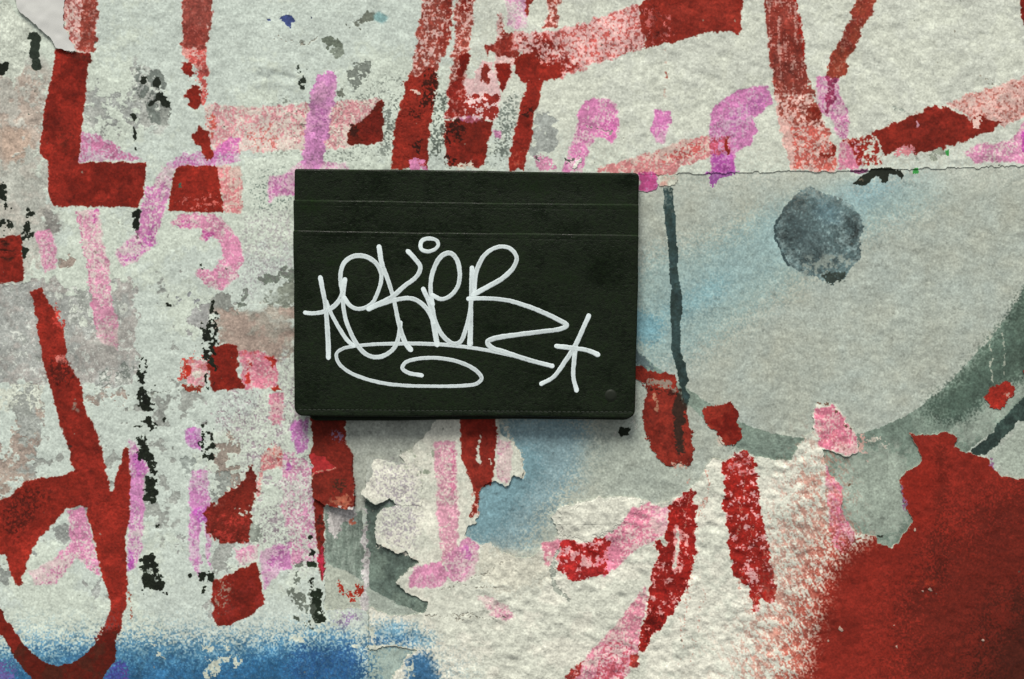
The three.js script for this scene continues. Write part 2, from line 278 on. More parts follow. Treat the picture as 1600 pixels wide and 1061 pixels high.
flake([680, 160, 700, 130, 696, 200, 694, 240, 670, 260, 672, 210], '#69736b', { soft: 7, cov: 0.6, w: 0.3, g: { A: 0.9, B: 0.6 } });
flake([784, 160, 810, 130, 806, 180, 794, 250, 760, 262, 770, 210], '#7a847d', { soft: 7, cov: 0.55, w: 0.3, g: { A: 0.8, B: 0.7 } });
flake([836, 172, 855, 175, 868, 190, 870, 225, 858, 236, 828, 244, 832, 205], '#9fa5a1', { soft: 3, cov: 0.85 });
// left: bared grey, then dark flecks
flake([0, 446, 40, 440, 60, 432, 90, 436, 108, 448, 114, 470, 128, 466, 138, 500, 150, 500, 172, 470, 180, 440, 205, 430, 216, 455, 212, 470, 218, 500, 212, 540, 218, 560, 210, 600, 190, 600, 170, 606, 150, 600, 126, 606, 100, 590, 60, 600, 52, 606, 36, 596, 20, 606, 0, 598, -160, 600, -160, 440], '#a0a4a1', { soft: 3, cov: 0.95, c2: '#a7a5a1', w: 0.1, g: { B: 1, C: 0.6 } });
mark([118, 478, 128, 486, 134, 505, 130, 512, 122, 500, 112, 490], { warp: 2.5 }, { c: '#c9d0c6' }); mark([88, 455, 100, 462, 98, 470, 86, 466], { warp: 2.5 }, { c: '#c4cac2' }); mark([190, 470, 200, 476, 196, 492, 186, 488], { warp: 2.5 }, { c: '#c4cac2', cov: 0.8 });
flake([20, 620, 60, 590, 70, 640, 58, 700, 50, 730, 60, 748, 20, 770, -10, 790, -160, 790, -160, 690, 0, 690, 30, 660], '#9a9f9b', { soft: 5, cov: 0.9, c2: '#a1948a' });
flake([-160, 680, 20, 676, 55, 690, 52, 725, 10, 735, -160, 740], '#9d9087', { soft: 5, cov: 0.85 });
flake([128, 540, 210, 530, 215, 600, 140, 605], '#7c837e', { soft: 8, cov: 0.35, w: 0.05 });
flake([128, 608, 200, 605, 205, 635, 150, 640, 130, 630], '#8d908b', { soft: 4, cov: 0.6, c2: '#9d9087' });
mark([-10, 603, 55, 596, 78, 618, 60, 640, 20, 636, -10, 640], { soft: 5, warp: 3 }, { c: WHITE, cov: 0.6, g: { B: 1, C: 0.6 }, w: 0.06 });
flake([90, 405, 115, 398, 118, 412, 95, 420], '#9b8e85', { soft: 2, cov: 0.7 });
flake([62, 330, 88, 335, 92, 362, 75, 366], '#8c8b87', { soft: 6, cov: 0.55, w: 0.2 });
flake([0, 285, 10, 292, 18, 330, 16, 372, 8, 364, 4, 400, -4, 400, -4, 280], '#1b211a', { soft: 2.5, cov: 0.6, w: 0.04 });
flake([44, 330, 53, 330, 50, 380, 44, 410, 34, 402, 36, 350], '#1b211a', { soft: 2.5, cov: 0.5, w: 0.04 });
flake([4, 330, 20, 340, 18, 420, 2, 425], '#252c24', { soft: 4, cov: 0.36, w: 0.04 });
flake([206, 329, 220, 329, 218, 345, 215, 362, 220, 376, 212, 384, 208, 400, 210, 365], '#161c15', { soft: 1.4, cov: 0.85, w: 0.05 });
flake([0, 420, 230, 420, 300, 440, 330, 700, 220, 940, 60, 940, 0, 800], '#9ba09b', { soft: 20, cov: 0.12, g: { B: 0.5, C: 1 }, w: 0.03 });
mark([0, 440, 110, 440, 210, 440, 215, 610, 60, 600, 0, 600], { soft: 14 }, { c: '#c9cec8', cov: 0.12, g: { A: 0.5, B: 1 }, w: 0.03 });
mark([0, 440, 110, 440, 210, 440, 215, 610, 60, 600, 0, 600], { soft: 14 }, { c: '#d6d9d4', cov: 0.05, g: { A: 1 }, w: 0.02 });
flake([330, 600, 500, 600, 500, 900, 330, 900], '#b3aaae', { soft: 20, cov: 0.10, g: { B: 1, A: 0.5 }, w: 0.03 });
// brownish middle left
flake([275, 453, 306, 455, 310, 474, 290, 481, 276, 474], '#93979a', { soft: 3, cov: 0.75 });
flake([292, 481, 330, 478, 334, 515, 300, 516], '#9a9c9b', { soft: 4, cov: 0.75 });
flake([282, 505, 305, 512, 300, 535, 284, 528], '#9a9c9b', { soft: 3, cov: 0.7 });
flake([276, 415, 298, 405, 302, 435, 285, 436], '#a3a7a3', { soft: 5, cov: 0.5 });
flake([337, 464, 364, 455, 372, 480, 360, 510, 338, 508], '#8f938e', { soft: 5, cov: 0.8 });
flake([337, 490, 380, 480, 410, 468, 462, 470, 470, 560, 400, 560, 337, 545], '#a6958b', { soft: 8, cov: 0.86, w: 0.22, c2: '#a09a90' });
flake([372, 458, 388, 452, 384, 486, 370, 490], '#747d74', { soft: 2, cov: 0.8 });
flake([406, 430, 430, 427, 445, 412, 470, 405, 470, 445, 440, 440, 408, 444], '#737d73', { soft: 2.5, cov: 0.9 });
flake([408, 462, 440, 446, 470, 442, 470, 480, 415, 478], '#878e83', { soft: 4, cov: 0.85, w: 0.15 });
for (const s of [[375, 330, 462, 320, 465, 440, 420, 440, 380, 490, 372, 420], [337, 612, 450, 612, 455, 700, 400, 760, 338, 690], [430, 540, 465, 540, 468, 680, 430, 650], [455, 700, 500, 700, 500, 900, 440, 900, 420, 800], [395, 780, 440, 790, 450, 850, 400, 860]])
  mark(s, { soft: 9, warp: 2 }, { c: '#8d7c8b', cov: 0.4, g: { A: 1, G: 0.3 }, w: 0.5, op: 0.45, vary: 8 });
mark([380, 270, 462, 262, 462, 330, 400, 340], { soft: 12 }, { c: '#6f7f78', cov: 0.22, g: { A: 1 }, w: 0.08, op: 0.7 });
flake([336, 690, 372, 690, 385, 720, 382, 745, 360, 764, 336, 770], '#998e85', { soft: 5, cov: 0.8 });
flake([328, 740, 375, 735, 350, 775, 330, 785], '#949a95', { soft: 5, cov: 0.7 });
flake([348, 700, 362, 674, 370, 676, 356, 704], '#a1948a', { soft: 2, cov: 0.7 });
flake([286, 716, 300, 712, 304, 740, 290, 776, 284, 770], '#97a09b', { soft: 4, cov: 0.5 });
flake([282, 830, 290, 840, 292, 905, 280, 900], '#9da19e', { soft: 3, cov: 0.7 });
flake([330, 865, 366, 848, 364, 890, 334, 905], '#999d99', { soft: 3, cov: 0.85 });
flake([308, 860, 326, 855, 326, 885, 310, 885], '#9da19e', { soft: 3, cov: 0.7 });
flake([318, 935, 335, 920, 340, 975, 320, 965], '#a3a6a2', { soft: 4, cov: 0.7 });
flake([80, 815, 105, 805, 112, 835, 98, 850, 84, 836], '#949996', { soft: 3, cov: 0.8 });
flake([50, 860, 62, 858, 62, 875, 48, 874], '#8f9592', { soft: 2, cov: 0.8 });
flake([122, 890, 140, 885, 136, 925, 122, 915], '#9da19e', { soft: 3, cov: 0.7 });
flake([144, 905, 160, 905, 162, 932, 146, 932], '#9a9f9c', { soft: 3, cov: 0.75 });
flake([0, 880, 14, 895, 20, 915, 0, 900], '#8a908c', { soft: 3, cov: 0.7 });
flake([384, 822, 400, 820, 404, 842, 392, 844], '#98a097', { soft: 2, cov: 0.8 });
flake([454, 882, 467, 878, 480, 905, 492, 920, 500, 960, 476, 970, 456, 948], '#6d756c', { soft: 3, cov: 0.6, g: { A: 0.4, B: 1 }, w: 0.06 });

// --- paint strokes, oldest first. Pinks and magentas
const deeper = (c) => { const [r, g, b] = hex(c), d = (v, k) => Math.round(clamp(v * k, 0, 255)).toString(16).padStart(2, '0'); return '#' + d(r, 0.97) + d(g, 0.84) + d(b, 0.95); };
// marker and thin spray: a translucent film, then the pigment that caught on the grain
const wash = (s, c, cov, o = {}) => {
  const m = area(s, { warp: o.warp ?? 1.5, soft: o.soft ?? 1.2, line: o.line ?? 0, smooth: o.smooth ?? false });
  lay(m, { c: o.c2 ?? c, cov: Math.min(1, cov * 1.05), op: 0.56 * (o.op ?? 1), g: { A: 0.6, G: 0.6, C: 0.5 }, w: o.w ?? 0.6, vary: 5 });
  lay(m, { c: deeper(c), cov: cov * 0.62, op: 0.72 * (o.op ?? 1), g: o.g ?? { A: 0.7, G: 0.6, V: 0.3, C: 0.75 }, w: o.w ?? 0.32, vary: 7 });
};
wash([318, 163, 400, 166, 470, 163, 540, 157, 598, 154, 596, 200, 545, 232, 470, 236, 335, 240, 322, 200], '#dca09b', 0.8, { c2: '#d8b4ae' });
wash([380, 205, 430, 190, 440, 232, 385, 236], '#c87f6c', 0.35, { w: 0.12 });
wash([125, 206, 153, 211, 178, 226, 222, 250, 122, 253], PINK, 0.66, { c2: '#c472ad' });
wash([252, 264, 277, 244, 305, 236, 330, 238, 360, 214, 379, 216, 372, 236, 378, 252, 338, 262], '#c978b4', 0.68);
wash([226, 303, 250, 268, 252, 258, 278, 258, 268, 285, 261, 326, 250, 349, 239, 387, 216, 410, 188, 416, 178, 394, 204, 372, 219, 357, 221, 324], '#cb82b6', 0.74, { c2: '#d7a4bb' });
wash([225, 372, 240, 345, 246, 380, 222, 402, 190, 412, 205, 398], '#c06bb2', 0.5);
wash([118, 327, 155, 327, 160, 362, 170, 413, 176, 476, 187, 514, 184, 548, 163, 537, 152, 528, 148, 504, 142, 464, 135, 413, 127, 372], '#d89fb3', 0.82, { c2: '#dcb3bb' });
wash([136, 330, 155, 328, 157, 352, 142, 350], '#c66aa6', 0.6);
mark([119, 330, 128, 372, 136, 413, 143, 464, 150, 508], { line: 3.5, warp: 1.4 }, { c: '#c67d9e', cov: 0.6, op: 0.8 });
wash([55, 362, 79, 357, 87, 387, 87, 420, 69, 428, 61, 392], '#d99db4', 0.78);
wash([268, 349, 281, 334, 332, 334, 357, 349, 372, 369, 381, 402, 372, 433, 352, 453, 327, 451, 306, 430, 306, 418, 332, 423, 347, 402, 347, 382, 332, 369, 317, 377, 311, 369, 317, 359, 281, 357], '#d892af', 0.84, { c2: '#d9a9b6', smooth: false });
wash([314, 362, 336, 358, 330, 374, 318, 378], '#c65fa2', 0.8);
wash([270, 350, 300, 340, 300, 356, 280, 358], '#c871a8', 0.5);
wash([339, 258, 378, 258, 378, 334, 351, 333], '#db8b86', 0.86, { c2: '#d9a29b', soft: 1 });
wash([417, 275, 440, 270, 470, 262, 480, 303, 431, 307, 422, 320, 418, 308], '#c47eb0', 0.88, { c2: '#cf8db5', soft: 1 });
wash([470, 252, 505, 250, 545, 256, 545, 266, 440, 268], '#cf97b7', 0.7);
mark([498, 118, 509, 111, 522, 112, 527, 125, 525, 150, 517, 183, 509, 224, 503, 254, 500, 268, 473, 268, 474, 229, 481, 178, 485, 145], { warp: 1.6, soft: 1 }, { c: '#c381b6', c2: '#cb92ba', cov: 0.95, op: 0.95, w: 0.3, vary: 9, g: { A: 1, B: 0.3 } });
wash([484, 170, 514, 168, 512, 190, 482, 200], '#b870ae', 0.55);
wash([790, -20, 826, -20, 824, 44, 808, 48, 792, 40], '#d3a7bd', 0.7);
wash([912, 158, 927, 153, 953, 154, 965, 168, 968, 188, 963, 216, 954, 224, 945, 214, 932, 212, 925, 224, 917, 244, 909, 268, 876, 268, 889, 239, 897, 209, 904, 178], '#d985b7', 0.92, { c2: '#d8a0ba', soft: 1.4 });
wash([938, 185, 966, 180, 962, 216, 954, 222, 944, 212], '#ca74aa', 0.55, { soft: 4 });
wash([1024, 170, 1047, 173, 1047, 193, 1039, 226, 1026, 224, 1016, 204, 1021, 188], '#c677ae', 0.9, { c2: '#d283b6', soft: 1.2 });
wash([932, 263, 978, 249, 1016, 237, 1049, 224, 1093, 214, 1116, 211, 1143, 211, 1141, 240, 1105, 248, 1060, 262, 1050, 276, 932, 268], '#da8f86', 0.82, { c2: '#dba59d' });
wash([1020, 240, 1090, 220, 1105, 236, 1040, 256], '#cf6a5e', 0.4, { w: 0.14 });
wash([1112, 168, 1136, 153, 1156, 141, 1200, 134, 1206, 160, 1177, 186, 1182, 204, 1174, 224, 1151, 237, 1146, 272, 1108, 272, 1109, 229, 1110, 198], '#cf85b6', 0.9, { c2: '#c27db2', soft: 1.4 });
wash([1112, 240, 1146, 240, 1150, 270, 1110, 272], '#b35bad', 0.7);
wash([1135, 175, 1200, 145, 1196, 168, 1160, 190, 1142, 215], '#b973b0', 0.42, { soft: 5 });
wash([1108, 214, 1140, 212, 1140, 238, 1108, 240], '#c4484a', 0.42, { w: 0.1, g: { V: 1 } });
mark([1134, 215, 1137, 240], { line: 5, warp: 1 }, { c: RED, cov: 0.85 });
mark([1097, 269, 1156, 268, 1143, 275, 1124, 280, 1115, 291, 1110, 285, 1109, 273], { warp: 1.4 }, { c: '#99559c', cov: 0.92 });
wash([1505, 237, 1526, 224, 1577, 221, 1604, 186, 1760, 150, 1760, 248, 1604, 256, 1592, 254, 1521, 256], '#d391b2', 0.86, { c2: '#d8abb8' });
wash([1594, 205, 1610, 200, 1610, 236, 1596, 235], '#b54fa5', 0.7);
// pinks lower left
wash([104, 798, 132, 793, 142, 830, 153, 864, 158, 902, 138, 887, 120, 872, 105, 890, 89, 912, 56, 915, 43, 892, 84, 872, 109, 849], '#d893b4', 0.8, { c2: '#dcaebb' });
wash([201, 683, 216, 698, 234, 731, 224, 746, 226, 785, 224, 854, 209, 892, 198, 887, 200, 820, 204, 760], '#ce8cbf', 0.8, { c2: '#d6abc2' });
wash([206, 705, 222, 712, 232, 732, 214, 744], '#bc74b5', 0.7);
wash([200, 860, 210, 862, 208, 894, 199, 890], '#b85fb5', 0.7);
wash([286, 672, 314, 667, 317, 706, 294, 700], '#b873b3', 0.86);
wash([299, 734, 327, 734, 330, 800, 330, 895, 322, 880, 318, 800, 312, 790, 316, 914, 304, 892, 294, 861, 296, 790], '#c688b9', 0.8, { c2: '#cf92bf' });
wash([454, 660, 482, 655, 482, 700, 466, 712, 456, 690], '#ba78b2', 0.72);
wash([300, 795, 325, 790, 330, 812, 312, 820], '#b25cae', 0.6);
wash([440, 700, 480, 720, 504, 760, 500, 880, 458, 880, 440, 800], '#d49ab5', 0.55);
wash([446, 725, 456, 722, 454, 735, 447, 734], '#b560ae', 0.8);
wash([408, 710, 430, 694, 442, 704, 440, 730, 412, 736, 404, 780, 400, 770], '#da8d88', 0.75);
wash([408, 695, 425, 690, 438, 700, 434, 722, 424, 706], '#cf5f55', 0.45, { w: 0.12 });
wash([421, 617, 444, 614, 442, 667, 423, 665], '#d7909f', 0.85, { soft: 1.2 });
wash([372, 545, 412, 550, 432, 560, 434, 605, 380, 610], '#d68793', 0.78);
wash([406, 859, 454, 846, 456, 884, 424, 907, 414, 924, 406, 892], '#c687b7', 0.88, { c2: '#cf8fbb' });
wash([366, 856, 404, 850, 404, 876, 372, 884], '#d8a4b6', 0.75);
wash([410, 860, 452, 852, 440, 880, 414, 908], '#ba72af', 0.36, { soft: 5 });
wash([678, 690, 712, 690, 718, 800, 712, 880, 690, 880, 680, 760], '#d8a9b2', 0.68);
wash([704, 700, 714, 700, 712, 770, 704, 770], '#d28aa0', 0.6);
wash([650, 885, 690, 876, 700, 900, 690, 918, 655, 918, 634, 912], '#d79bb4', 0.85, { c2: '#cf86ac' });
wash([694, 870, 730, 838, 752, 850, 742, 900, 720, 912, 700, 905], '#d59db6', 0.75);
wash([722, 850, 736, 852, 738, 878, 726, 874], '#c57ab6', 0.65, { soft: 4 });
wash([740, 930, 760, 928, 790, 945, 805, 960, 790, 972, 765, 960], '#d7a3b0', 0.7);
wash([775, 680, 802, 694, 800, 745, 790, 756, 776, 748], '#d9aab6', 0.75, { soft: 1.4 });
wash([845, 850, 870, 842, 890, 842, 872, 862, 862, 886, 850, 880], '#d78f9b', 0.6);
wash([945, 836, 971, 818, 989, 792, 1016, 788, 1043, 792, 1042, 834, 1024, 846, 991, 861, 971, 879, 943, 902, 930, 890], '#d78397', 0.86, { c2: '#d89aa8', vary: 9 });
wash([1016, 790, 1046, 790, 1044, 830, 1030, 835], '#d69fb0', 0.6);
wash([1007, 913, 984, 948, 946, 994, 920, 1020, 879, 1066, 974, 1066, 997, 1020, 1002, 969, 1014, 938], '#d48a98', 0.84, { c2: '#d9a1a9' });
wash([946, 1000, 990, 1000, 975, 1066, 925, 1066], '#c05c62', 0.28, { w: 0.12 });
wash([1272, 640, 1300, 631, 1322, 655, 1340, 690, 1343, 708, 1322, 713, 1284, 698, 1272, 672], '#d8798e', 0.92, { c2: '#d9929f', soft: 1 });
wash([1288, 718, 1298, 742, 1314, 756, 1318, 800, 1326, 818, 1340, 836, 1318, 868, 1300, 850, 1292, 780], '#d47a90', 0.9, { soft: 1.2 });
wash([998, 270, 1020, 268, 1029, 278, 1028, 294, 1013, 301, 999, 298], '#c74d88', 0.95, { c2: '#b94496', soft: 1 });

// --- red lettering: dry upper parts, then the solid blocks
const dry = (s, o = {}) => mark(s, { warp: o.warp ?? 1.8, soft: o.soft ?? 0.8, holes: o.holes ?? [] }, { c: o.c ?? DRYRED, c2: o.c2, cov: o.cov ?? 0.7, g: o.g ?? { A: 0.5, G: 1, B: 0.4, V: 0.2 }, w: o.w ?? 0.4, op: o.op ?? 0.95, vary: 9 });
const solid = (s, o = {}) => mark(s, { warp: o.warp ?? 0.7, soft: 0.9, holes: o.holes ?? [] }, { c: o.c ?? RED, c2: o.c2 ?? '#782117', cov: o.cov ?? 0.97, g: { A: 0.6, B: 0.8 }, w: 0.34, vary: o.vary ?? 7, h: 0.03 });
const under = (s, c = '#d8a8a3') => mark(s, { warp: 1.8, soft: 1 }, { c, cov: 0.85, w: 0.3, op: 0.85, vary: 6 });
let s;
s = [104, -60, 158, -60, 154, 0, 153, 43, 150, 64, 142, 86, 120, 83, 109, 58, 98, 38]; under(s); dry(s, { cov: 0.45, c: '#a85a55' }); dry([126, -60, 158, -60, 154, 0, 152, 45, 148, 84, 122, 84, 126, 40], { cov: 0.78 });
solid([88, 74, 104, 80, 120, 81, 142, 84, 139, 102, 134, 153, 127, 204, 123, 253, 229, 254, 228, 262, 225, 303, 217, 324, 84, 322, 76, 308, 76, 253, 61, 239, 67, 191, 72, 158, 81, 122], { c2: '#721f16' });
dry([104, 78, 141, 86, 139, 100, 92, 84], { c: DARKRED, cov: 0.7, w: 0.3 });
dry([70, 200, 122, 190, 122, 250, 76, 250], { c: DARKRED, cov: 0.4, w: 0.4, op: 0.7, soft: 12 });
s = [289, -60, 334, -60, 331, 23, 326, 36, 323, 80, 324, 165, 312, 160, 318, 120, 285, 84, 284, 46]; under(s, '#d88f88'); dry([289, -60, 334, -60, 331, 23, 326, 36, 323, 78, 285, 78, 284, 46], { cov: 0.84, c: '#86372f', c2: '#93463d' });
dry([285, 76, 323, 76, 325, 165, 316, 160, 302, 100], { c: '#cf5a55', cov: 0.62, w: 0.25 });
solid([283, 94, 297, 95, 303, 117, 295, 124, 286, 114], { warp: 1.8 }); solid([290, 150, 300, 135, 318, 138, 313, 147, 315, 158, 310, 166, 297, 168], { warp: 1.8 }); solid([297, 209, 312, 197, 325, 203, 333, 243, 322, 250, 313, 232], { warp: 1.6 });
dry([320, 165, 340, 185, 334, 220, 322, 200], { c: '#cb5e52', cov: 0.4 });
solid([277, 259, 339, 259, 347, 311, 351, 332, 310, 331, 263, 330, 268, 285], { c: '#8b271d', c2: '#7b2319' });
dry([266, 312, 330, 300, 348, 320, 300, 330], { c: '#c9655c', cov: 0.28, w: 0.06 });
mark([279, 285, 285, 285, 285, 294, 279, 294], { warp: 1.4 }, { c: '#3f5a4c', cov: 0.9 });
solid([-40, 372, 0, 372, 32, 366, 36, 413, 38, 439, 0, 443, -40, 446], { c2: '#732016' });
dry([-10, 375, 20, 372, 22, 410, -10, 410], { c: '#3c1a12', cov: 0.45, g: { H: 1, B: 0.5 } });
solid([541, 207, 553, 198, 576, 178, 590, 163, 598, 155, 598, 224, 544, 225], { c: '#762118', c2: '#5f1e14', warp: 1.6 });
dry([545, 200, 560, 196, 560, 214, 544, 212], { c: '#38160f', cov: 0.6 });
mark([585, 222, 596, 216, 598, 226], { soft: 2 }, { c: '#c68d80', cov: 0.5 });
// bar A
s = [668, -60, 712, -60, 708, 0, 703, 64, 693, 89, 682, 112, 660, 124, 638, 122, 642, 102, 654, 46, 657, 25]; under(s); dry(s, { cov: 0.6 }); dry([690, -60, 712, -60, 707, 20, 702, 64, 690, 88, 684, 60, 694, 20], { cov: 0.66, c: '#863127' });
solid([638, 122, 657, 114, 670, 104, 679, 107, 684, 127, 679, 163, 670, 211, 668, 262, 611, 264, 614, 224, 624, 173, 633, 142, 631, 130], { warp: 1.6, c: '#8b2a1f', c2: '#7c251b' });
dry([662, 110, 684, 112, 682, 160, 668, 172, 650, 168, 656, 140], { c: '#35150e', cov: 0.62, w: 0.25, soft: 4 });
dry([640, 168, 664, 170, 660, 186, 642, 186], { c: '#35150e', cov: 0.4, w: 0.2, soft: 4 });
dry([645, 218, 660, 216, 658, 240, 646, 236], { c: '#301712', cov: 0.6, w: 0.2, soft: 2 });
mark([640, 141, 654, 140, 658, 147, 650, 146], { warp: 1.5 }, { c: '#d3b8ac', cov: 0.8 });
mark([640, 250, 662, 249, 668, 266, 642, 266], { warp: 1.5 }, { c: '#cf83ae', cov: 0.85 });
// bar B
s = [715, -60, 746, -60, 742, 0, 738, 38, 733, 84, 731, 107, 721, 145, 701, 145, 705, 102, 709, 51]; under(s); dry(s, { cov: 0.62 }); dry([716, -60, 744, -60, 738, 24, 718, 20], { cov: 0.5, c: '#782219' });
solid([716, 86, 733, 80, 731, 105, 722, 118, 714, 118, 717, 100], { warp: 1.6, c: '#701a11' });
s = [700, 140, 725, 125, 740, 120, 752, 95, 770, 96, 778, 124, 783, 155, 775, 188, 696, 186]; under(s, '#d9b0b3');
dry([700, 132, 722, 122, 730, 150, 726, 182, 697, 184], { cov: 0.78, c: '#801f17' }); dry([728, 145, 783, 148, 776, 186, 726, 184], { cov: 0.56, c: '#86251d', g: { B: 1, A: 0.3 }, w: 0.07 });
solid([751, 105, 760, 98, 770, 106, 764, 116, 768, 130, 752, 128], { warp: 1.8, c: '#822d24' });
solid([696, 187, 720, 186, 731, 184, 771, 191, 766, 211, 756, 256, 748, 262, 700, 260, 693, 229, 695, 204], { warp: 1.5, c: '#87271d', c2: '#6e2016' });
dry([694, 188, 728, 186, 720, 225, 694, 230], { c: '#32150f', cov: 0.6, w: 0.25, soft: 5 }); dry([694, 240, 715, 244, 708, 262, 694, 260], { c: '#2c140e', cov: 0.55, w: 0.2, soft: 3 });
wash([712, 180, 750, 182, 756, 194, 720, 190], '#d288b5', 0.7); wash([768, 200, 784, 204, 780, 216, 770, 214], '#d694b9', 0.75);
mark([718, 256, 742, 250, 746, 268, 716, 268], { soft: 1.5 }, { c: '#d8cfc0', cov: 0.75 });
// bar C, bulb and bar D
s = [777, 20, 786, 22, 790, 56, 800, 60, 806, 100, 797, 124, 784, 144, 774, 120, 772, 80, 756, 82, 758, 68, 776, 66]; under(s, '#d3aaa8');
dry([777, 18, 783, 22, 789, 46, 786, 60, 778, 50, 782, 34], { cov: 0.55 });
dry([756, 69, 775, 66, 788, 50, 806, 54, 812, 92, 776, 88, 764, 80, 760, 94], { cov: 0.85, c: '#78231a' });
solid([777, 100, 800, 98, 797, 120, 784, 143, 778, 125], { warp: 1.5, c: '#781d14' });
s = [800, 51, 851, 50, 909, 36, 963, 18, 998, 6, 1010, 74, 963, 92, 914, 107, 876, 122, 838, 90, 800, 78]; under(s, '#d9a3a3');
dry(s, { cov: 0.34, c: '#ac413b' }); dry([800, 54, 850, 52, 910, 100, 880, 118, 840, 88, 800, 76], { cov: 0.45, c: '#88251d', g: { B: 1, A: 0.4 } });
solid([996, 9, 1016, -2, 1016, -60, 1163, -60, 1160, 20, 1157, 53, 1131, 50, 1105, 52, 1070, 62, 1029, 70, 1009, 75], { warp: 1.3, c: '#8b2e23', c2: '#7c261c' });
dry([1000, 10, 1050, 20, 1055, 62, 1010, 72], { c: '#c56a66', cov: 0.3, w: 0.12 });
dry([1020, 0, 1034, 0, 1034, 68, 1020, 70], { c: '#56150e', cov: 0.4, w: 0.3, soft: 4 });
mark([1040, 70, 1041, 112, 1039, 150], { line: 5, warp: 1.5, soft: 1.5 }, { c: '#c9a091', cov: 0.45, w: 0.3 }); mark([1041, 110, 1042, 120], { line: 5, warp: 1 }, { c: '#a66a5c', cov: 0.6 });
dry([818, -60, 834, -60, 832, 0, 828, 16, 824, 26, 819, 8], { cov: 0.85, c: '#88281f' }); s = [858, -60, 880, -60, 876, 0, 872, 20, 870, 42, 848, 45, 855, 20]; under(s); dry(s, { cov: 0.6 });
solid([805, 92, 815, 84, 836, 79, 851, 97, 876, 99, 879, 114, 866, 125, 813, 127, 806, 120], { warp: 1.4, c: '#89271d' });
dry([834, 84, 852, 90, 872, 100, 850, 106], { c: '#d9928c', cov: 0.35, w: 0.08 });
solid([825, 125, 850, 124, 841, 163, 833, 178, 832, 216, 824, 239, 818, 267, 795, 267, 800, 219, 815, 165, 823, 137], { warp: 1.2, c: '#8c281e' });
dry([816, 170, 834, 168, 832, 182, 816, 184], { c: '#3a1711', cov: 0.5, w: 0.2, soft: 3 }); dry([800, 235, 822, 230, 818, 264, 798, 264], { c: '#c8614e', cov: 0.3 });
// V on the right
s = [1186, -60, 1246, -60, 1243, 0, 1252, 31, 1256, 71, 1260, 102, 1266, 142, 1274, 163, 1289, 188, 1294, 211, 1309, 244, 1309, 268, 1236, 266, 1223, 219, 1215, 183, 1210, 142, 1205, 107, 1200, 64, 1197, 28]; under(s, '#d9a7a0');
dry([1186, -60, 1246, -60, 1243, 0, 1252, 31, 1256, 71, 1262, 110, 1266, 146, 1212, 150, 1206, 107, 1200, 64, 1197, 28], { cov: 0.72, c: '#8f3c32', c2: '#802d23', g: { A: 0.6, B: 0.6, V: 0.7 } });
dry([1208, 120, 1264, 120, 1290, 188, 1292, 205, 1220, 190], { cov: 0.42 }); dry([1236, 196, 1296, 200, 1309, 244, 1309, 266, 1240, 264], { cov: 0.55, c: '#d0665c', w: 0.3 });
mark([1240, -10, 1250, 40, 1256, 90], { line: 4, warp: 1.4 }, { c: '#96261c', cov: 0.75 });
solid([1260, 172, 1268, 164, 1282, 172, 1288, 186, 1262, 190], { warp: 2, c: '#863125', cov: 0.85 });
mark([1300, 228, 1304, 240, 1300, 248, 1284, 242], { line: 5, warp: 1.4 }, { c: '#8b2e23', cov: 0.8 });
wash([1276, 117, 1287, 122, 1309, 122, 1312, 148, 1322, 163, 1327, 193, 1325, 216, 1309, 216, 1299, 183, 1284, 178, 1274, 155], '#cf83b0', 0.86, { c2: '#d69ab8' });
dry([1339, -60, 1385, -60, 1369, 0, 1360, 23, 1346, 43, 1342, 66, 1327, 92, 1320, 117, 1304, 125, 1289, 120, 1299, 87, 1312, 61, 1325, 36, 1338, 2], { cov: 0.85, c: '#8e3726', c2: '#842d22', g: { A: 0.7, B: 0.7, V: 0.3 } });
dry([1290, 118, 1306, 122, 1304, 150, 1298, 175, 1288, 180, 1292, 140], { cov: 0.7, c: '#94365a' });
wash([1312, 218, 1345, 216, 1348, 262, 1309, 266], '#cf7f96', 0.8); dry([1312, 218, 1368, 208, 1378, 258, 1340, 260, 1330, 232], { cov: 0.55, c: '#8b2219' });
under([1475, 163, 1538, 137, 1604, 119, 1760, 60, 1760, 160, 1604, 184, 1569, 198, 1520, 186], '#d5a7a1'); dry([1475, 163, 1538, 137, 1604, 119, 1760, 60, 1760, 160, 1604, 184, 1569, 198, 1520, 186], { cov: 0.3, c: '#a35249' });
solid([1365, 206, 1393, 193, 1442, 173, 1467, 165, 1488, 173, 1518, 188, 1531, 178, 1541, 188, 1566, 188, 1554, 204, 1526, 214, 1488, 226, 1454, 234, 1426, 242, 1421, 232, 1398, 236, 1378, 246, 1376, 224], { warp: 2, c: '#86281e', c2: '#78241a' });
mark([1521, 186, 1532, 184, 1530, 200, 1522, 202], { warp: 2 }, { c: '#d6b6ae', cov: 0.85 }); mark([1429, 187, 1433, 187, 1434, 200, 1430, 199], { warp: 1 }, { c: '#d6a3b4', cov: 0.9 });
mark([1396, 238, 1426, 224, 1430, 240, 1400, 246], { soft: 1.5, warp: 2 }, { c: '#d68a92', cov: 0.7 });
flake([1372, 188, 1384, 180, 1390, 192, 1376, 196], '#a5afa6', { soft: 2, cov: 0.75 }); flake([1398, 170, 1414, 166, 1416, 174, 1402, 178], '#a5afa6', { soft: 2, cov: 0.75 });
flake([1444, 240, 1466, 230, 1482, 234, 1474, 246, 1450, 250], '#98a093', { soft: 2, cov: 0.85 }); flake([1428, 244, 1436, 242, 1438, 250, 1430, 252], '#a5afa6', { soft: 1.5, cov: 0.8 });
mark([1475, 233, 1482, 232, 1482, 244, 1477, 244], { warp: 1 }, { c: GREEN, cov: 0.95 }); mark([1425, 264, 1435, 262, 1434, 271, 1426, 270], { warp: 1 }, { c: GREEN, cov: 0.95 });
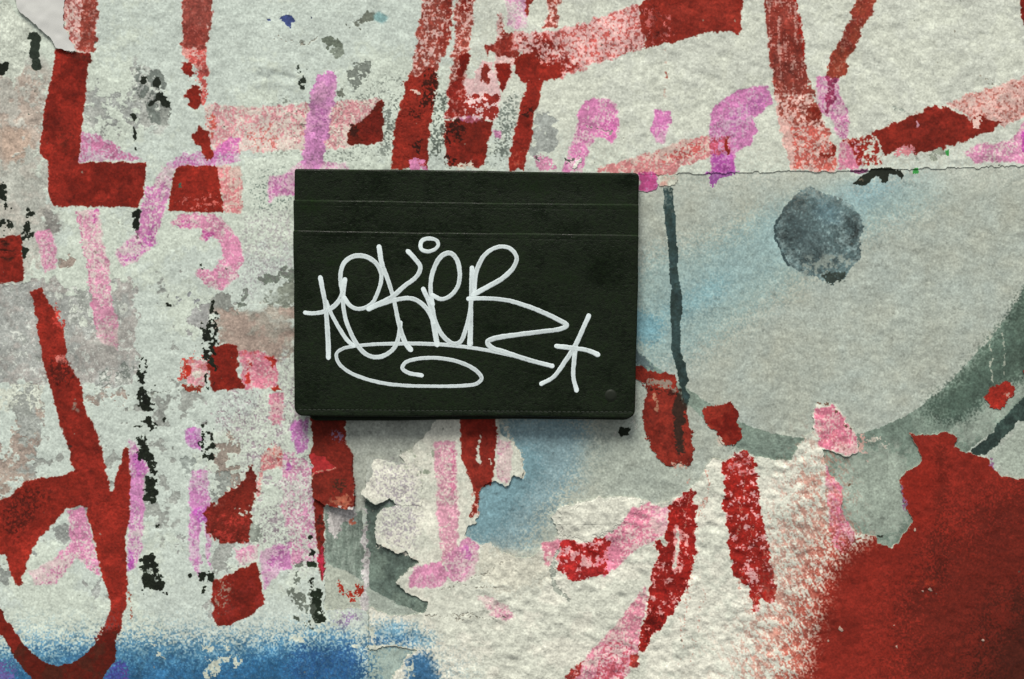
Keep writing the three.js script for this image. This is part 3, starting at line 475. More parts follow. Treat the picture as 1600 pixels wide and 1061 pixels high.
solid([1590, -60, 1660, -60, 1650, 120, 1606, 60, 1596, 30], { c2: '#6a1910' });
mark([1331, 288, 1339, 282, 1346, 275, 1361, 264, 1387, 261, 1407, 266, 1414, 275, 1408, 281, 1402, 271, 1388, 271, 1386, 285, 1379, 287, 1373, 275, 1364, 278, 1359, 288, 1336, 291], { warp: 1 }, { c: '#232821', h: 0.1 });
mark([1344, 284, 1352, 280], { line: 3 }, { c: '#6a5f52', cov: 0.7 }); mark([1328, 266, 1360, 264, 1350, 271, 1330, 271], { warp: 1 }, { c: '#70405f', cov: 0.8 });
flake([1538, 124, 1548, 120, 1556, 126, 1545, 130], '#8f8d80', { soft: 1, cov: 0.7 }); flake([1478, 150, 1486, 143, 1492, 148, 1484, 147], '#9a9c90', { soft: 0.6, cov: 0.8 });

// lower left red figure
solid([48, 455, 65, 448, 81, 481, 95, 502, 103, 530, 104, 545, 102, 558, 114, 578, 126, 599, 132, 632, 142, 657, 153, 683, 162, 713, 173, 767, 176, 767, 183, 739, 198, 695, 204, 721, 204, 785, 200, 821, 196, 833, 199, 912, 196, 943, 189, 984, 180, 999, 180, 1030, 163, 1058, 150, 1090, 60, 1090, 51, 1061, 23, 1027, 13, 1007, -4, 982, -40, 930, -40, 890, 0, 948, 15, 976, 38, 1007, 64, 1032, 89, 1041, 115, 1035, 138, 1020, 158, 994, 168, 969, 173, 948, 167, 920, 158, 892, 150, 851, 142, 826, 135, 792, 120, 790, 102, 798, 84, 818, 64, 838, 51, 859, 43, 877, 33, 915, 28, 917, 15, 892, 8, 869, 0, 865, -60, 850, -60, 800, -4, 784, 10, 779, 38, 754, 61, 746, 79, 746, 116, 737, 106, 700, 94, 662, 81, 614, 66, 563, 61, 530, 57, 497, 52, 471], { warp: 0.9, c: '#8b281e', c2: '#7b2319' });
dry([86, 470, 99, 500, 98, 516, 84, 515], { c: '#cb463e', cov: 0.6, w: 0.3 }); mark([84, 556, 100, 554, 104, 566, 88, 566], { warp: 2 }, { c: '#c9736b', cov: 0.8 });
dry([66, 566, 108, 562, 122, 600, 84, 606], { c: '#4e1811', cov: 0.6, w: 0.4, soft: 7 }); dry([0, 800, 40, 756, 100, 770, 60, 800, 20, 860], { c: '#4e1811', cov: 0.55, w: 0.4, soft: 9 });
dry([113, 625, 122, 622, 124, 644, 114, 642], { c: '#8a7267', cov: 0.5 }); dry([104, 694, 110, 694, 108, 704, 103, 702], { c: '#3c2a22', cov: 0.8 });
solid([332, 539, 369, 538, 375, 563, 370, 576, 378, 594, 383, 606, 332, 613, 326, 590, 327, 581, 306, 571, 329, 563], { warp: 1.8, c: '#7a2118' });
mark([284, 590, 284, 568, 296, 560, 320, 556], { line: 7, warp: 2.4 }, { c: '#c2524a', cov: 0.7 }); mark([288, 606, 300, 606, 312, 608], { line: 9, warp: 2.4 }, { c: '#863123', cov: 0.8 }); wash([294, 560, 322, 562, 326, 590, 320, 604, 296, 600, 290, 580], '#d8a2a0', 0.75); solid([286, 572, 298, 570, 300, 590, 290, 596], { warp: 2.4, c: '#ac3127', cov: 0.7 });
mark([300, 582, 312, 578, 316, 590, 304, 594], { warp: 2 }, { c: '#cfcabf', cov: 0.9 });
dry([382, 565, 392, 560, 394, 600, 384, 600], { c: '#ae332d', cov: 0.6 }); solid([416, 556, 426, 556, 432, 570, 424, 572], { warp: 2, c: '#a9322a' }); solid([423, 606, 434, 603, 444, 611, 428, 610], { warp: 1.5, c: '#a23223' });
dry([372, 540, 400, 548, 425, 552, 380, 556], { c: '#c9605c', cov: 0.3 });
solid([393, 721, 399, 741, 399, 779, 393, 798, 390, 823, 388, 846, 352, 851, 324, 836, 317, 808, 332, 784, 362, 764, 383, 744], { warp: 2.6, c: '#71231a', c2: '#5e1f16', cov: 0.93 });
dry([320, 800, 390, 805, 392, 850, 322, 850], { c: '#b03831', cov: 0.34 }); mark([376, 798, 388, 794, 386, 808, 378, 806], { warp: 2.4 }, { c: '#c2c4b8', cov: 0.75 });
solid([332, 910, 373, 890, 402, 876, 407, 910, 413, 933, 411, 946, 378, 969, 342, 981, 333, 966, 331, 923], { warp: 1.2, c: '#892a22' });
dry([332, 908, 362, 905, 355, 960, 334, 955], { c: '#9b8072', cov: 0.45, w: 0.2, soft: 5 });
mark([200, 925, 204, 945, 206, 966], { line: 2.4, warp: 1.6 }, { c: '#a05a48', cov: 0.75 });
// under the holder
solid([485, 645, 539, 645, 540, 691, 551, 704, 550, 734, 555, 762, 554, 798, 531, 793, 506, 790, 507, 892, 506, 910, 500, 907, 496, 854, 488, 780, 487, 739, 485, 706, 489, 691], { warp: 1.2, c: '#7b261c', c2: '#6c2218' });
mark([485, 709, 508, 713, 525, 730, 500, 738, 489, 743], { warp: 1.2 }, { c: '#a92f31', cov: 0.96 }); mark([486, 744, 492, 738, 510, 733, 525, 731], { line: 2, warp: 0.8 }, { c: '#c98a78', cov: 0.7 });
mark([512, 676, 532, 672, 536, 688, 518, 688], { soft: 2 }, { c: '#8b6b84', cov: 0.5 }); dry([518, 752, 540, 748, 542, 772, 520, 770], { c: '#4b2a1c', cov: 0.7, w: 0.3, soft: 5 }); dry([510, 780, 545, 772, 553, 794, 520, 792], { c: '#a9604a', cov: 0.7, w: 0.3, soft: 3 });
dry([496, 856, 507, 850, 507, 906, 500, 906], { c: '#b02c48', cov: 0.7 }); dry([488, 790, 506, 792, 506, 852, 496, 852], { c: '#2b1c14', cov: 0.3, g: { B: 1 } });
mark([506, 791, 575, 796, 576, 815, 566, 830, 566, 950, 576, 950, 576, 800], { warp: 2.5 }, { c: '#b9b5b6', cov: 0.85, g: { A: 0.8, B: 0.5 }, w: 0.2, vary: 12 }); mark([514, 792, 560, 794, 556, 810, 536, 820, 524, 845, 514, 830], { warp: 2.5 }, { c: '#bab6b5', cov: 0.9, vary: 10 }); mark([544, 812, 552, 808, 556, 818, 546, 818], { warp: 2 }, { c: '#c4725e', cov: 0.7 });
mark([528, 909, 544, 923, 552, 925, 562, 912, 566, 923, 562, 943, 547, 936, 531, 920], { warp: 3 }, { c: '#992c1e', cov: 0.75, g: { B: 1, A: 0.4 }, w: 0.06 });
solid([722, 640, 774, 640, 775, 680, 771, 735, 768, 757, 752, 762, 748, 782, 747, 800, 735, 811, 733, 806, 742, 780, 738, 760, 722, 715, 720, 680], { warp: 0.9, c: '#892c22', c2: '#7e261d', holes: [[751, 672, 750, 700, 752, 728, 744, 720, 744, 706]] });
dry([735, 770, 748, 770, 747, 805, 734, 812], { c: '#d2a398', cov: 0.3, w: 0.06 }); mark([765, 715, 767, 715, 766, 723], { line: 2 }, { c: '#d9d0c4' });
// right of the holder, on the grey
const redChipA = area([985, 566, 1011, 578, 1026, 581, 1039, 582, 1054, 586, 1058, 596, 1059, 614, 1072, 637, 1080, 672, 1084, 713, 1075, 728, 1059, 724, 1045, 732, 1026, 718, 1016, 693, 1006, 672, 1005, 650, 1009, 614, 1001, 596, 985, 586], { warp: 1.6 });
lay(redChipA, { c: '#832c21', c2: '#73241a', vary: 9 });
mark([1008, 601, 1024, 597, 1040, 600, 1056, 610], { line: 9, warp: 3, soft: 1 }, { c: '#8d7d72', cov: 0.7 }); dry([1012, 604, 1058, 610, 1058, 622, 1014, 612], { c: '#3b1a13', cov: 0.5 });
mark([1020, 616, 1026, 612, 1026, 640, 1022, 642], { soft: 1 }, { c: '#ad7a63', cov: 0.6 }); mark([1046, 722, 1074, 722, 1072, 730, 1050, 732], { soft: 1.4, warp: 2.4 }, { c: '#c49b8b', cov: 0.6 });
mark([1059, 606, 1052, 640, 1052, 667, 1054, 688, 1058, 706, 1067, 711, 1071, 703, 1068, 670, 1072, 632, 1066, 606], { soft: 2, warp: 1.4 }, { c: '#2e241d', cov: 0.92, w: 0.3, op: 0.9 });
const redChipB = area([1099, 637, 1115, 634, 1143, 627, 1153, 647, 1152, 656, 1161, 685, 1146, 698, 1128, 693, 1120, 678, 1103, 660], { warp: 1.4 });
lay(redChipB, { c: '#7f281d', c2: '#6c1911', vary: 8 }); mark([1122, 682, 1134, 690, 1128, 698, 1120, 694], { warp: 2 }, { c: '#cbbcae', cov: 0.7 });
const redChipC = area([1538, 619, 1551, 604, 1571, 596, 1588, 606, 1582, 619, 1571, 629, 1559, 641, 1548, 637], { warp: 1.6 });
lay(redChipC, { c: '#962a20', vary: 9 }); mark([1567, 618, 1578, 610, 1580, 622, 1570, 626], { soft: 2 }, { c: '#b88a7d', cov: 0.45 });
const redChipD = area([1596, 580, 1606, 574, 1640, 575, 1640, 592, 1606, 594], { warp: 1.2 });
lay(redChipD, { c: '#962a20' });
const creamChip = area([1031, 275, 1040, 272, 1059, 272, 1057, 284, 1048, 290, 1034, 292, 1026, 287], { warp: 1.6 });
lay(creamChip, { c: '#c8cbbd', c2: '#d3a79b' });
const pinkChip = area([994, 270, 1020, 268, 1029, 278, 1028, 294, 1013, 301, 994, 298], { warp: 1.2 });
// red strips on the lower right
s = [879, 844, 907, 846, 940, 838, 952, 850, 950, 896, 920, 903, 894, 910, 887, 900, 869, 890, 869, 866]; under(s, '#d57f88'); dry(s, { cov: 0.66, c: '#a42423', g: { A: 0.4, B: 1 }, w: 0.1 }); dry([890, 846, 940, 846, 935, 875, 895, 868], { cov: 0.4, c: '#7b1613', g: { B: 1 } });
mark([874, 861, 860, 882, 864, 907, 874, 925, 887, 935], { line: 8, warp: 1.6, smooth: true, soft: 1 }, { c: '#a3a99f', cov: 0.9, h: -0.12 });
s = [1045, 784, 1059, 779, 1080, 761, 1087, 772, 1088, 841, 1083, 879, 1073, 923, 1055, 948, 1045, 966, 1019, 994, 1004, 1020, 999, 1015, 1002, 981, 1007, 956, 1014, 943, 1012, 933, 1017, 905, 1017, 892, 1030, 864, 1022, 845, 1030, 846, 1040, 856, 1043, 823]; under(s, '#cf6f72');
dry(s, { cov: 0.82, c: '#881a15', g: { A: 0.5, B: 1 }, w: 0.1, holes: [[1055, 823, 1062, 826, 1058, 892, 1051, 892]] }); mark([1056, 824, 1061, 827, 1058, 890, 1052, 890], { warp: 1.4 }, { c: '#d3cfc4', cov: 0.9 });
dry([1010, 955, 1035, 945, 1040, 965, 1006, 1012], { cov: 0.6, c: '#64130e' }); dry([985, 1022, 995, 1020, 997, 1040, 988, 1042], { cov: 0.8, c: '#a2332c' });
dry([876, 1064, 894, 1045, 910, 1030, 908, 1050, 890, 1070], { cov: 0.7, c: '#98312d' });
s = [1133, 718, 1161, 702, 1176, 713, 1182, 734, 1187, 790, 1196, 828, 1204, 874, 1213, 923, 1209, 943, 1188, 933, 1186, 956, 1178, 956, 1170, 918, 1147, 897, 1140, 864, 1134, 816, 1128, 784, 1133, 759, 1125, 731]; under(s, '#d27a82'); dry(s, { cov: 0.8, c: '#8f1d16', g: { A: 0.5, B: 1 }, w: 0.1 });
dry([1130, 716, 1160, 704, 1178, 716, 1170, 745, 1140, 740], { cov: 0.3, c: '#d9a2a8' });
// red spray fading into the big red patch
const grad = (s, soft, cov, c, g, op = 0.95, w = 0.14) => mark(s, { soft, warp: 3 }, { c, cov, g, op, w, vary: 9 });
grad([1240, 720, 1300, 640, 1320, 780, 1330, 860, 1260, 1100, 1150, 1100, 1195, 880], 34, 0.62, '#b96b5d', { A: 0.7, Q: 1, S: 0.5 }, 0.6, 0.5);
grad([1290, 820, 1360, 840, 1360, 1110, 1200, 1110, 1240, 930], 22, 0.66, '#a14134', { A: 0.8, Q: 0.9, S: 0.4 }, 0.7, 0.6);
grad([1090, 960, 1240, 940, 1230, 1110, 1060, 1110], 40, 0.22, '#c08374', { A: 0.6, Q: 1, S: 0.4 }, 0.5, 0.4);
const bigRed = [1600, 660, 1760, 660, 1760, 1167, 1250, 1167, 1262, 1061, 1268, 1020, 1286, 943, 1306, 876, 1340, 845, 1372, 840, 1395, 760, 1398, 655];
{ // it only lies on the white layer, so its torn border is the layer's
  const m = area(bigRed, { soft: 17, warp: 3 });
  for (let y = 0, p = 0; y < m.h; y++) for (let x = 0; x < m.w; x++, p++) { const X2 = x + m.x0 - L2.x0, Y2 = y + m.y0 - L2.y0; m.a[p] *= X2 >= 0 && Y2 >= 0 && X2 < L2.w && Y2 < L2.h ? L2.a[Y2 * L2.w + X2] : 0; }
  lay(m, { c: '#86281e', c2: '#7c241a', g: { A: 1, Q: 0.5, R: 0.3 }, w: 0.8, vary: 4, h: -0.02 });
  const redTone = (s2, soft, c, op) => { const d = area(s2, { soft, warp: 4 }); for (let y = 0, p = 0; y < d.h; y++) for (let x = 0; x < d.w; x++, p++) { const X2 = x + d.x0 - m.x0, Y2 = y + d.y0 - m.y0; d.a[p] *= X2 >= 0 && Y2 >= 0 && X2 < m.w && Y2 < m.h ? m.a[Y2 * m.w + X2] : 0; } lay(d, { c, op, w: 0.5, vary: 5, g: { A: 0.7, C: 0.5 } }); };
  redTone([1440, 820, 1760, 740, 1760, 1167, 1400, 1167], 70, '#561d14', 0.62);  // corner falloff painted into the red, together with partly darker paint
  redTone([1540, 960, 1760, 830, 1760, 1167, 1500, 1167], 50, '#33170f', 0.6);  // deepest step of the painted falloff towards the lower right corner
  redTone([1462, 690, 1478, 690, 1476, 920, 1456, 900], 8, '#4d1a12', 0.55);
  redTone([1300, 860, 1420, 860, 1460, 780, 1480, 700, 1430, 700], 24, '#8a2115', 0.4);
}
for (const [x, y, r] of [[1452, 921, 3], [1442, 924, 2], [1314, 984, 4], [1294, 1002, 2.5], [1428, 828, 2.5], [1398, 977, 2], [1401, 1010, 2.4], [1536, 1000, 2.6]]) mark([x - r, y, x, y - r * 1.3, x + r, y + r * 0.5, x + r * 0.4, y + r], { warp: 0.8 }, { c: '#b8a294', h: 0.15 });
dry([1416, 905, 1466, 905, 1464, 918, 1418, 914], { c: '#9e311d', cov: 0.5, w: 0.4, soft: 4 });
mark([1370, 836, 1380, 836, 1380, 840, 1371, 840], { warp: 0.8 }, { c: '#2a2f2a' });
for (const q of [[1404, 752, 1412, 760, 1416, 790, 1419, 804, 1412, 792, 1405, 786, 1411, 776], [1543, 718, 1552, 722, 1555, 738, 1548, 730]]) mark(q, { warp: 2 }, { c: '#8a6286', cov: 0.7 });
mark([1356, 689, 1372, 686, 1391, 692], { line: 6, warp: 3 }, { c: '#c2bdb1', cov: 0.7 }); mark([1340, 700, 1350, 712, 1356, 722], { line: 5, warp: 3 }, { c: '#c9aca3', cov: 0.7 }); mark([1342, 680, 1350, 676, 1352, 700, 1344, 706], { warp: 2 }, { c: '#c9a299', cov: 0.75 });
for (const [x, y] of [[1279, 630], [1292, 630], [1307, 644], [1320, 662], [1327, 667], [1326, 754]]) mark([x - 3, y - 1, x + 3, y - 3, x + 4, y + 2, x - 1, y + 3], { warp: 1.6 }, { c: '#6b5244', cov: 0.85 });
// faint red grain lines running down the stippled plaster
for (let k = 0; k < 26; k++) { const x = 1055 + ((k * 97) % 190), y = 720 + ((k * 61) % 290), l = 25 + (k * 37) % 50; mark([x, y, x + 3, y + l / 2, x - 2, y + l], { line: 2.4, warp: 2.4 }, { c: '#c2877a', cov: 0.4, op: 0.7 }); }

// --- blue spray along the bottom
const bg = { A: 1, G: 0.3, B: 0.25 };
grad([-160, 990, 150, 985, 330, 985, 440, 985, 576, 985, 576, 1167, -160, 1167], 36, 0.72, '#7fa4b6', bg, 0.85, 0.8);
grad([-160, 1012, 60, 1014, 200, 998, 330, 1008, 440, 1000, 520, 988, 576, 992, 576, 1167, -160, 1167], 24, 0.95, '#417699', bg, 0.92, 0.8);
grad([-40, 1040, 330, 1036, 450, 1018, 576, 1016, 576, 1167, -40, 1167], 20, 0.92, '#2a5b84', bg, 0.92, 0.8);
grad([450, 1005, 570, 1000, 570, 1070, 440, 1070], 12, 0.7, '#284f80', bg, 0.8, 0.4);
grad([577, 965, 640, 975, 680, 985, 690, 1015, 577, 1010], 11, 0.75, '#6597b4', bg, 0.9, 0.8);
grad([577, 985, 600, 995, 640, 990, 655, 1008, 616, 1008, 577, 1012], 7, 0.7, '#34689a', bg, 0.9, 0.8);
grad([640, 1020, 670, 1018, 690, 1060, 670, 1120, 630, 1110, 630, 1060], 9, 0.92, '#2c5d88', bg, 0.92, 0.8); grad([660, 1010, 740, 1010, 760, 1080, 680, 1090], 22, 0.4, '#8cadb8', bg, 0.8, 0.9);
mark([-160, 985, 576, 985, 576, 1167, -160, 1167], { soft: 10 }, { c: '#6f9dba', cov: 0.2, g: { A: 1, G: 0.5 }, w: 0.12, op: 0.55 });
mark([-160, 1000, 576, 1000, 576, 1167, -160, 1167], { soft: 14 }, { c: '#1f4870', cov: 0.22, g: { G: 1, A: 0.5 }, w: 0.14, op: 0.5 });
grad([-20, 1036, 20, 1034, 26, 1070, -20, 1080], 8, 0.75, '#6d5a9b', bg, 0.85, 0.3); grad([168, 1036, 198, 1034, 200, 1080, 160, 1080], 5, 0.8, '#4a4a9c', bg, 0.85, 0.3); grad([186, 1042, 198, 1040, 198, 1070, 188, 1070], 4, 0.6, '#6b4a98', bg, 0.8, 0.3);
grad([516, 955, 560, 950, 566, 975, 520, 985], 9, 0.55, '#9f7eae', bg, 0.85, 0.4);
// the red crosses it again
mark([160, 988, 189, 984, 180, 999, 180, 1030, 163, 1058, 150, 1090, 60, 1090, 51, 1061, 23, 1027, 13, 1007, -4, 982, -40, 930, -40, 890, 0, 948, 15, 976, 38, 1007, 64, 1032, 89, 1041, 115, 1035, 138, 1020, 158, 994], { warp: 0.9 }, { c: '#4a1f15', c2: '#56180f' });
mark([-4, 946, 16, 976, 34, 1002, 22, 1020, 8, 998, -6, 982], { warp: 1 }, { c: '#792117', cov: 0.85, w: 0.4 });
mark([150, 985, 189, 975, 182, 1004, 150, 1008], { soft: 6 }, { c: '#661910', cov: 0.8, w: 0.4 });
solid([402, 880, 408, 912, 413, 933, 411, 946, 378, 969, 342, 981, 338, 970, 370, 950], { warp: 1.2, c: '#862821' });
for (const q of [[445, 1004, 456, 996, 466, 990, 475, 993, 468, 1000, 456, 1003], [322, 1035, 340, 1030, 352, 1024, 363, 1024, 350, 1034, 344, 1052, 324, 1060, 318, 1058], [316, 1010, 332, 1012, 330, 1018, 318, 1018], [246, 1018, 256, 1024, 252, 1032], [234, 1006, 244, 1004, 240, 1012], [366, 1030, 374, 1024, 378, 1036, 368, 1042], [548, 1008, 560, 1006, 568, 1018, 556, 1022], [570, 968, 578, 980, 588, 992, 584, 996, 574, 984], [576, 1010, 588, 1008, 590, 1012, 578, 1016], [350, 1008, 356, 1004, 360, 1018], [460, 996, 472, 992, 474, 1000, 462, 1004], [632, 1046, 644, 1034, 648, 1050, 638, 1066]]) mark(q, { warp: 3 }, { c: '#c3cabd', cov: 0.85, g: { B: 1, A: 0.3 }, w: 0.08 });
mark([577, 1012, 616, 1009, 640, 1014, 654, 1015], { line: 2.5, warp: 1.4 }, { c: '#c9cbbd', cov: 0.8 }); mark([654, 1016, 636, 1028, 626, 1044, 611, 1061], { line: 3, warp: 2 }, { c: '#cfcfc2', cov: 0.85 });
// black flaking stripes down the left, the last paint
const tar = (s, cov = 0.93) => {
  flake(s, BLACK, { soft: 1, cov: cov * 0.97, warp: 3.2, g: { B: 0.8, G: 0.6 }, w: 0.05, h: 0.05, vary: 14 });
  flake(s, BLACK, { soft: 4, cov: 0.12, warp: 3, g: { G: 1, B: 0.5 }, w: 0.03, h: 0.03, vary: 14 });
};
tar([211, 609, 226, 606, 234, 618, 242, 632, 239, 644, 228, 640, 219, 636]); tar([226, 647, 234, 648, 239, 660, 239, 672, 230, 671, 229, 658]); tar([216, 683, 225, 678, 232, 703, 243, 718, 245, 759, 244, 784, 226, 782, 222, 760, 234, 740, 230, 722, 216, 716]); tar([220, 869, 240, 864, 247, 878, 256, 900, 259, 920, 245, 921, 234, 914, 230, 926, 222, 928]);
tar([215, 574, 222, 574, 224, 596, 216, 602], 0.6); tar([211, 666, 216, 667, 214, 672], 1); tar([219, 667, 225, 666, 222, 671], 1); tar([241, 822, 248, 821, 248, 828, 242, 829], 1); tar([254, 930, 260, 930, 258, 938], 1); tar([214, 560, 224, 545, 232, 575, 222, 600], 0.28); tar([232, 597, 240, 596, 238, 604], 1);
tar([333, 459, 337, 489, 337, 530, 333, 560, 316, 556, 312, 520, 318, 510, 332, 482], 0.74); tar([318, 548, 338, 548, 336, 612, 322, 612], 0.42);
tar([314, 662, 320, 660, 324, 690, 330, 700, 334, 650, 335, 720, 322, 722, 316, 700], 0.62); tar([313, 893, 320, 892, 322, 915, 318, 942, 314, 930], 0.85); tar([326, 890, 333, 894, 332, 915, 326, 918], 0.85); tar([294, 894, 300, 894, 300, 908, 294, 908], 0.8); tar([330, 460, 334, 458, 336, 480, 331, 482], 0.7);
tar([254, 474, 262, 470, 272, 474, 264, 482], 0.45); tar([316, 412, 322, 418, 318, 420], 0.9); tar([252, 655, 258, 658, 256, 664], 0.9);
flake([480, 835, 488, 834, 488, 845, 481, 844], BLACK, { soft: 0.6, warp: 1.4, cov: 0.98 }); flake([479, 856, 490, 853, 494, 866, 484, 870], BLACK, { soft: 0.6, warp: 1.6, cov: 0.98 }); flake([482, 878, 498, 876, 498, 887, 484, 888], '#1f2b1e', { soft: 0.6, warp: 1.6, cov: 0.98 }); flake([480, 905, 488, 902, 488, 918, 482, 918], '#1f241c', { soft: 0.6, warp: 1.6, cov: 0.9 });
flake([485, 923, 502, 925, 503, 950, 507, 971, 500, 974, 488, 976, 490, 950], '#1b241a', { soft: 0.8, warp: 1.8, cov: 0.95, g: { A: 0.6, B: 1 } }); flake([456, 945, 500, 950, 500, 975, 478, 985, 460, 966], '#454d44', { soft: 3, cov: 0.4 });
mark([880, 247, 890, 250, 893, 257, 884, 252], { warp: 1 }, { c: '#3c3f3a', cov: 0.9 }); mark([838, 243, 845, 250, 840, 254, 834, 247], { warp: 1 }, { c: '#3a3836', cov: 0.9 });  // first mark: shadow beside the curled white flake, painted in
mark([884, 258, 893, 250, 905, 250, 906, 240], { line: 1.5, warp: 1 }, { c: '#5a5d56', cov: 0.7 }); mark([893, 262, 906, 246, 908, 252, 900, 264], { warp: 1 }, { c: '#d6d8cf', h: 0.2 });  // thin dark line of the same painted shadow, then the white flake
mark([832, 246, 846, 240, 868, 255, 866, 266, 840, 266], { warp: 1.5, soft: 1 }, { c: '#cf8fae', cov: 0.75 });
for (const q of [[690, 922, 720, 914, 745, 920, 775, 914], [700, 962, 730, 960, 755, 968, 790, 965], [655, 958, 700, 966, 760, 966], [735, 905, 760, 898, 785, 880, 800, 876], [900, 200, 960, 206], [430, 60, 470, 70, 500, 62]]) mark(q, { line: 1.6, warp: 2.2 }, { c: '#9c9a8e', cov: 0.6, h: -0.12 });
// crack and specks
mark([222, 612, 250, 614, 285, 610, 322, 612], { line: 2, warp: 1.4, soft: 1 }, { c: '#8a9086', cov: 0.5, h: -0.15 });
seedState = 77;
for (let k = 0; k < 420; k++) { const x = rnd() * 1700 - 50, y = rnd() * 1100 - 20, r = 0.5 + rnd() * rnd() * 2.2; if (x > 990 && y > 270 && rnd() < 0.6) continue; mark([x - r, y, x, y - r, x + r, y + r * 0.3, x, y + r], { warp: 0.7 }, { c: ['#6e736a', '#8d8a7e', '#4b5249', '#9a8f80'][k % 4], cov: 0.75, op: 0.75 }); }
// dents and bumps of the plaster: [x, y, radius x, radius y, height mm]
for (const [bx, by, rx, ry, hh] of [[418, 106, 16, 12, 0.45], [442, 122, 15, 7, -0.4], [425, 130, 26, 9, 0.3], [408, 118, 8, 10, -0.25], [1452, 917, 18, 6, 0.28], [1300, 720, 30, 14, 0.2], [70, 30, 30, 34, 0.15], [930, 808, 50, 20, 0.25], [560, 230, 40, 20, 0.15], [1180, 120, 90, 30, 0.25], [1450, 90, 110, 26, 0.22], [990, 130, 60, 24, 0.2]]) {
  const x0 = Math.max(0, tx(bx - rx * 3) | 0), x1 = Math.min(TW, tx(bx + rx * 3) | 0), y0 = Math.max(0, ty(by - ry * 3) | 0), y1 = Math.min(TH, ty(by + ry * 3) | 0);
  for (let y = y0; y < y1; y++) for (let x = x0; x < x1; x++) { const i = y * TW + x, dx = (x / K - OX - bx) / rx + 0.25 * F.C[i], dy = (y / K - OY - by) / ry + 0.25 * F.C[(i + SH1) % N]; HT[i] += hh * Math.exp(-dx * dx - dy * dy); }
}

// ---------------------------------------------------------------- textures of the wall
const colour = new Uint8Array(N * 4), bump = new Uint8Array(N * 4);
const HS = blur(Float32Array.from(HT), TW, TH, 2);                   // the relief that is carried by geometry
for (let i = 0; i < N; i++) {
  const gr = 1 + 0.034 * F.A[(i + SH2) % N];
  for (let c = 0; c < 3; c++) colour[i * 4 + c] = clamp(RGB[i * 3 + c] * gr, 0, 255);
  const b = clamp(0.5 + (HT[i] - HS[i] + 0.003 * F.A[i] + 0.003 * F.B[(i + SH1) % N]) / 0.6) * 255;
  bump[i * 4] = bump[i * 4 + 1] = bump[i * 4 + 2] = b; colour[i * 4 + 3] = bump[i * 4 + 3] = 255;
}
const tex = (d, srgb, w = TW, h = TH) => { const t = new THREE.DataTexture(d, w, h); if (srgb) t.colorSpace = THREE.SRGBColorSpace; t.magFilter = THREE.LinearFilter; t.minFilter = THREE.LinearFilter; t.wrapS = t.wrapT = THREE.MirroredRepeatWrapping; t.needsUpdate = true; return t; };
const paint = new THREE.MeshPhysicalMaterial({ map: tex(colour, true), bumpMap: tex(bump, false), bumpScale: 0.6 * MM, roughness: 0.92, specularIntensity: 0.4 });
paint.name = 'weathered paint';
const edgeMat = new THREE.MeshStandardMaterial({ color: new THREE.Color('#cbc8ba'), roughness: 0.95 }); edgeMat.name = 'torn paint edge';
const plaster = new THREE.MeshStandardMaterial({ color: new THREE.Color('#a8aa9f'), roughness: 0.95 }); plaster.name = 'plaster';

const relief = (x, y) => { // mm at wall cell x, y
  const fx = clamp(tx(x), 0, TW - 1.01), fy = clamp(ty(y), 0, TH - 1.01), ix = fx | 0, iy = fy | 0, u = fx - ix, v = fy - iy, o = iy * TW + ix;
  return (HS[o] * (1 - u) + HS[o + 1] * u) * (1 - v) + (HS[o + TW] * (1 - u) + HS[o + TW + 1] * u) * v;
};
const cast = (m) => { m.castShadow = m.receiveShadow = true; return m; };
function geometry(pos, uv, idx, groups) {
  const g = new THREE.BufferGeometry();
  g.setAttribute('position', new THREE.BufferAttribute(new Float32Array(pos), 3));
  if (uv) g.setAttribute('uv', new THREE.BufferAttribute(new Float32Array(uv), 2));
  g.setIndex(idx);
  if (groups) for (const q of groups) g.addGroup(...q);
  g.computeVertexNormals();
  return g;
}
const uvOf = (x, y) => [(x + OX) / 1920, (y + OY) / (TH / K)];

// ---------------------------------------------------------------- the wall
const wall = new THREE.Group(); wall.name = 'wall';
wall.userData = { label: 'weathered plaster wall with peeling white layers and red, pink, blue and black graffiti paint', category: 'wall' };
scene.add(wall);
{
  const axis = (a, b, lo, hi, step) => { const v = []; for (let q = lo; q < a; q += 170) v.push(q); for (let q = a; q < b; q += step) v.push(q); for (let q = b; q <= hi; q += 170) v.push(q); return v; };
  const xs = axis(-160, 1759, -160 - 170 * 14, 1759 + 170 * 14, 3.6), ys = axis(-106, 1166, -106 - 170 * 12, 1166 + 170 * 12, 3.6), pos = [], uv = [], idx = [], n = xs.length;
  for (const y of ys) for (const x of xs) { pos.push(X(x), Y(y), relief(x, y) * MM); uv.push(...uvOf(x, y)); }
  for (let j = 0; j < ys.length - 1; j++) for (let i = 0; i < n - 1; i++) { const a = j * n + i; idx.push(a, a + n, a + 1, a + 1, a + n, a + n + 1); }
  const face = cast(new THREE.Mesh(geometry(pos, uv, idx), paint)); face.name = 'painted_surface'; wall.add(face);
  const w = X(xs[n - 1]) - X(xs[0]), h = Y(ys[0]) - Y(ys[ys.length - 1]), cx = (X(xs[n - 1]) + X(xs[0])) / 2, cy = (Y(ys[0]) + Y(ys[ys.length - 1])) / 2;
  const body = cast(new THREE.Mesh(new THREE.BoxGeometry(w, h, 0.12), plaster)); body.name = 'plaster_core'; body.position.set(cx, cy, -0.0615); wall.add(body);
}
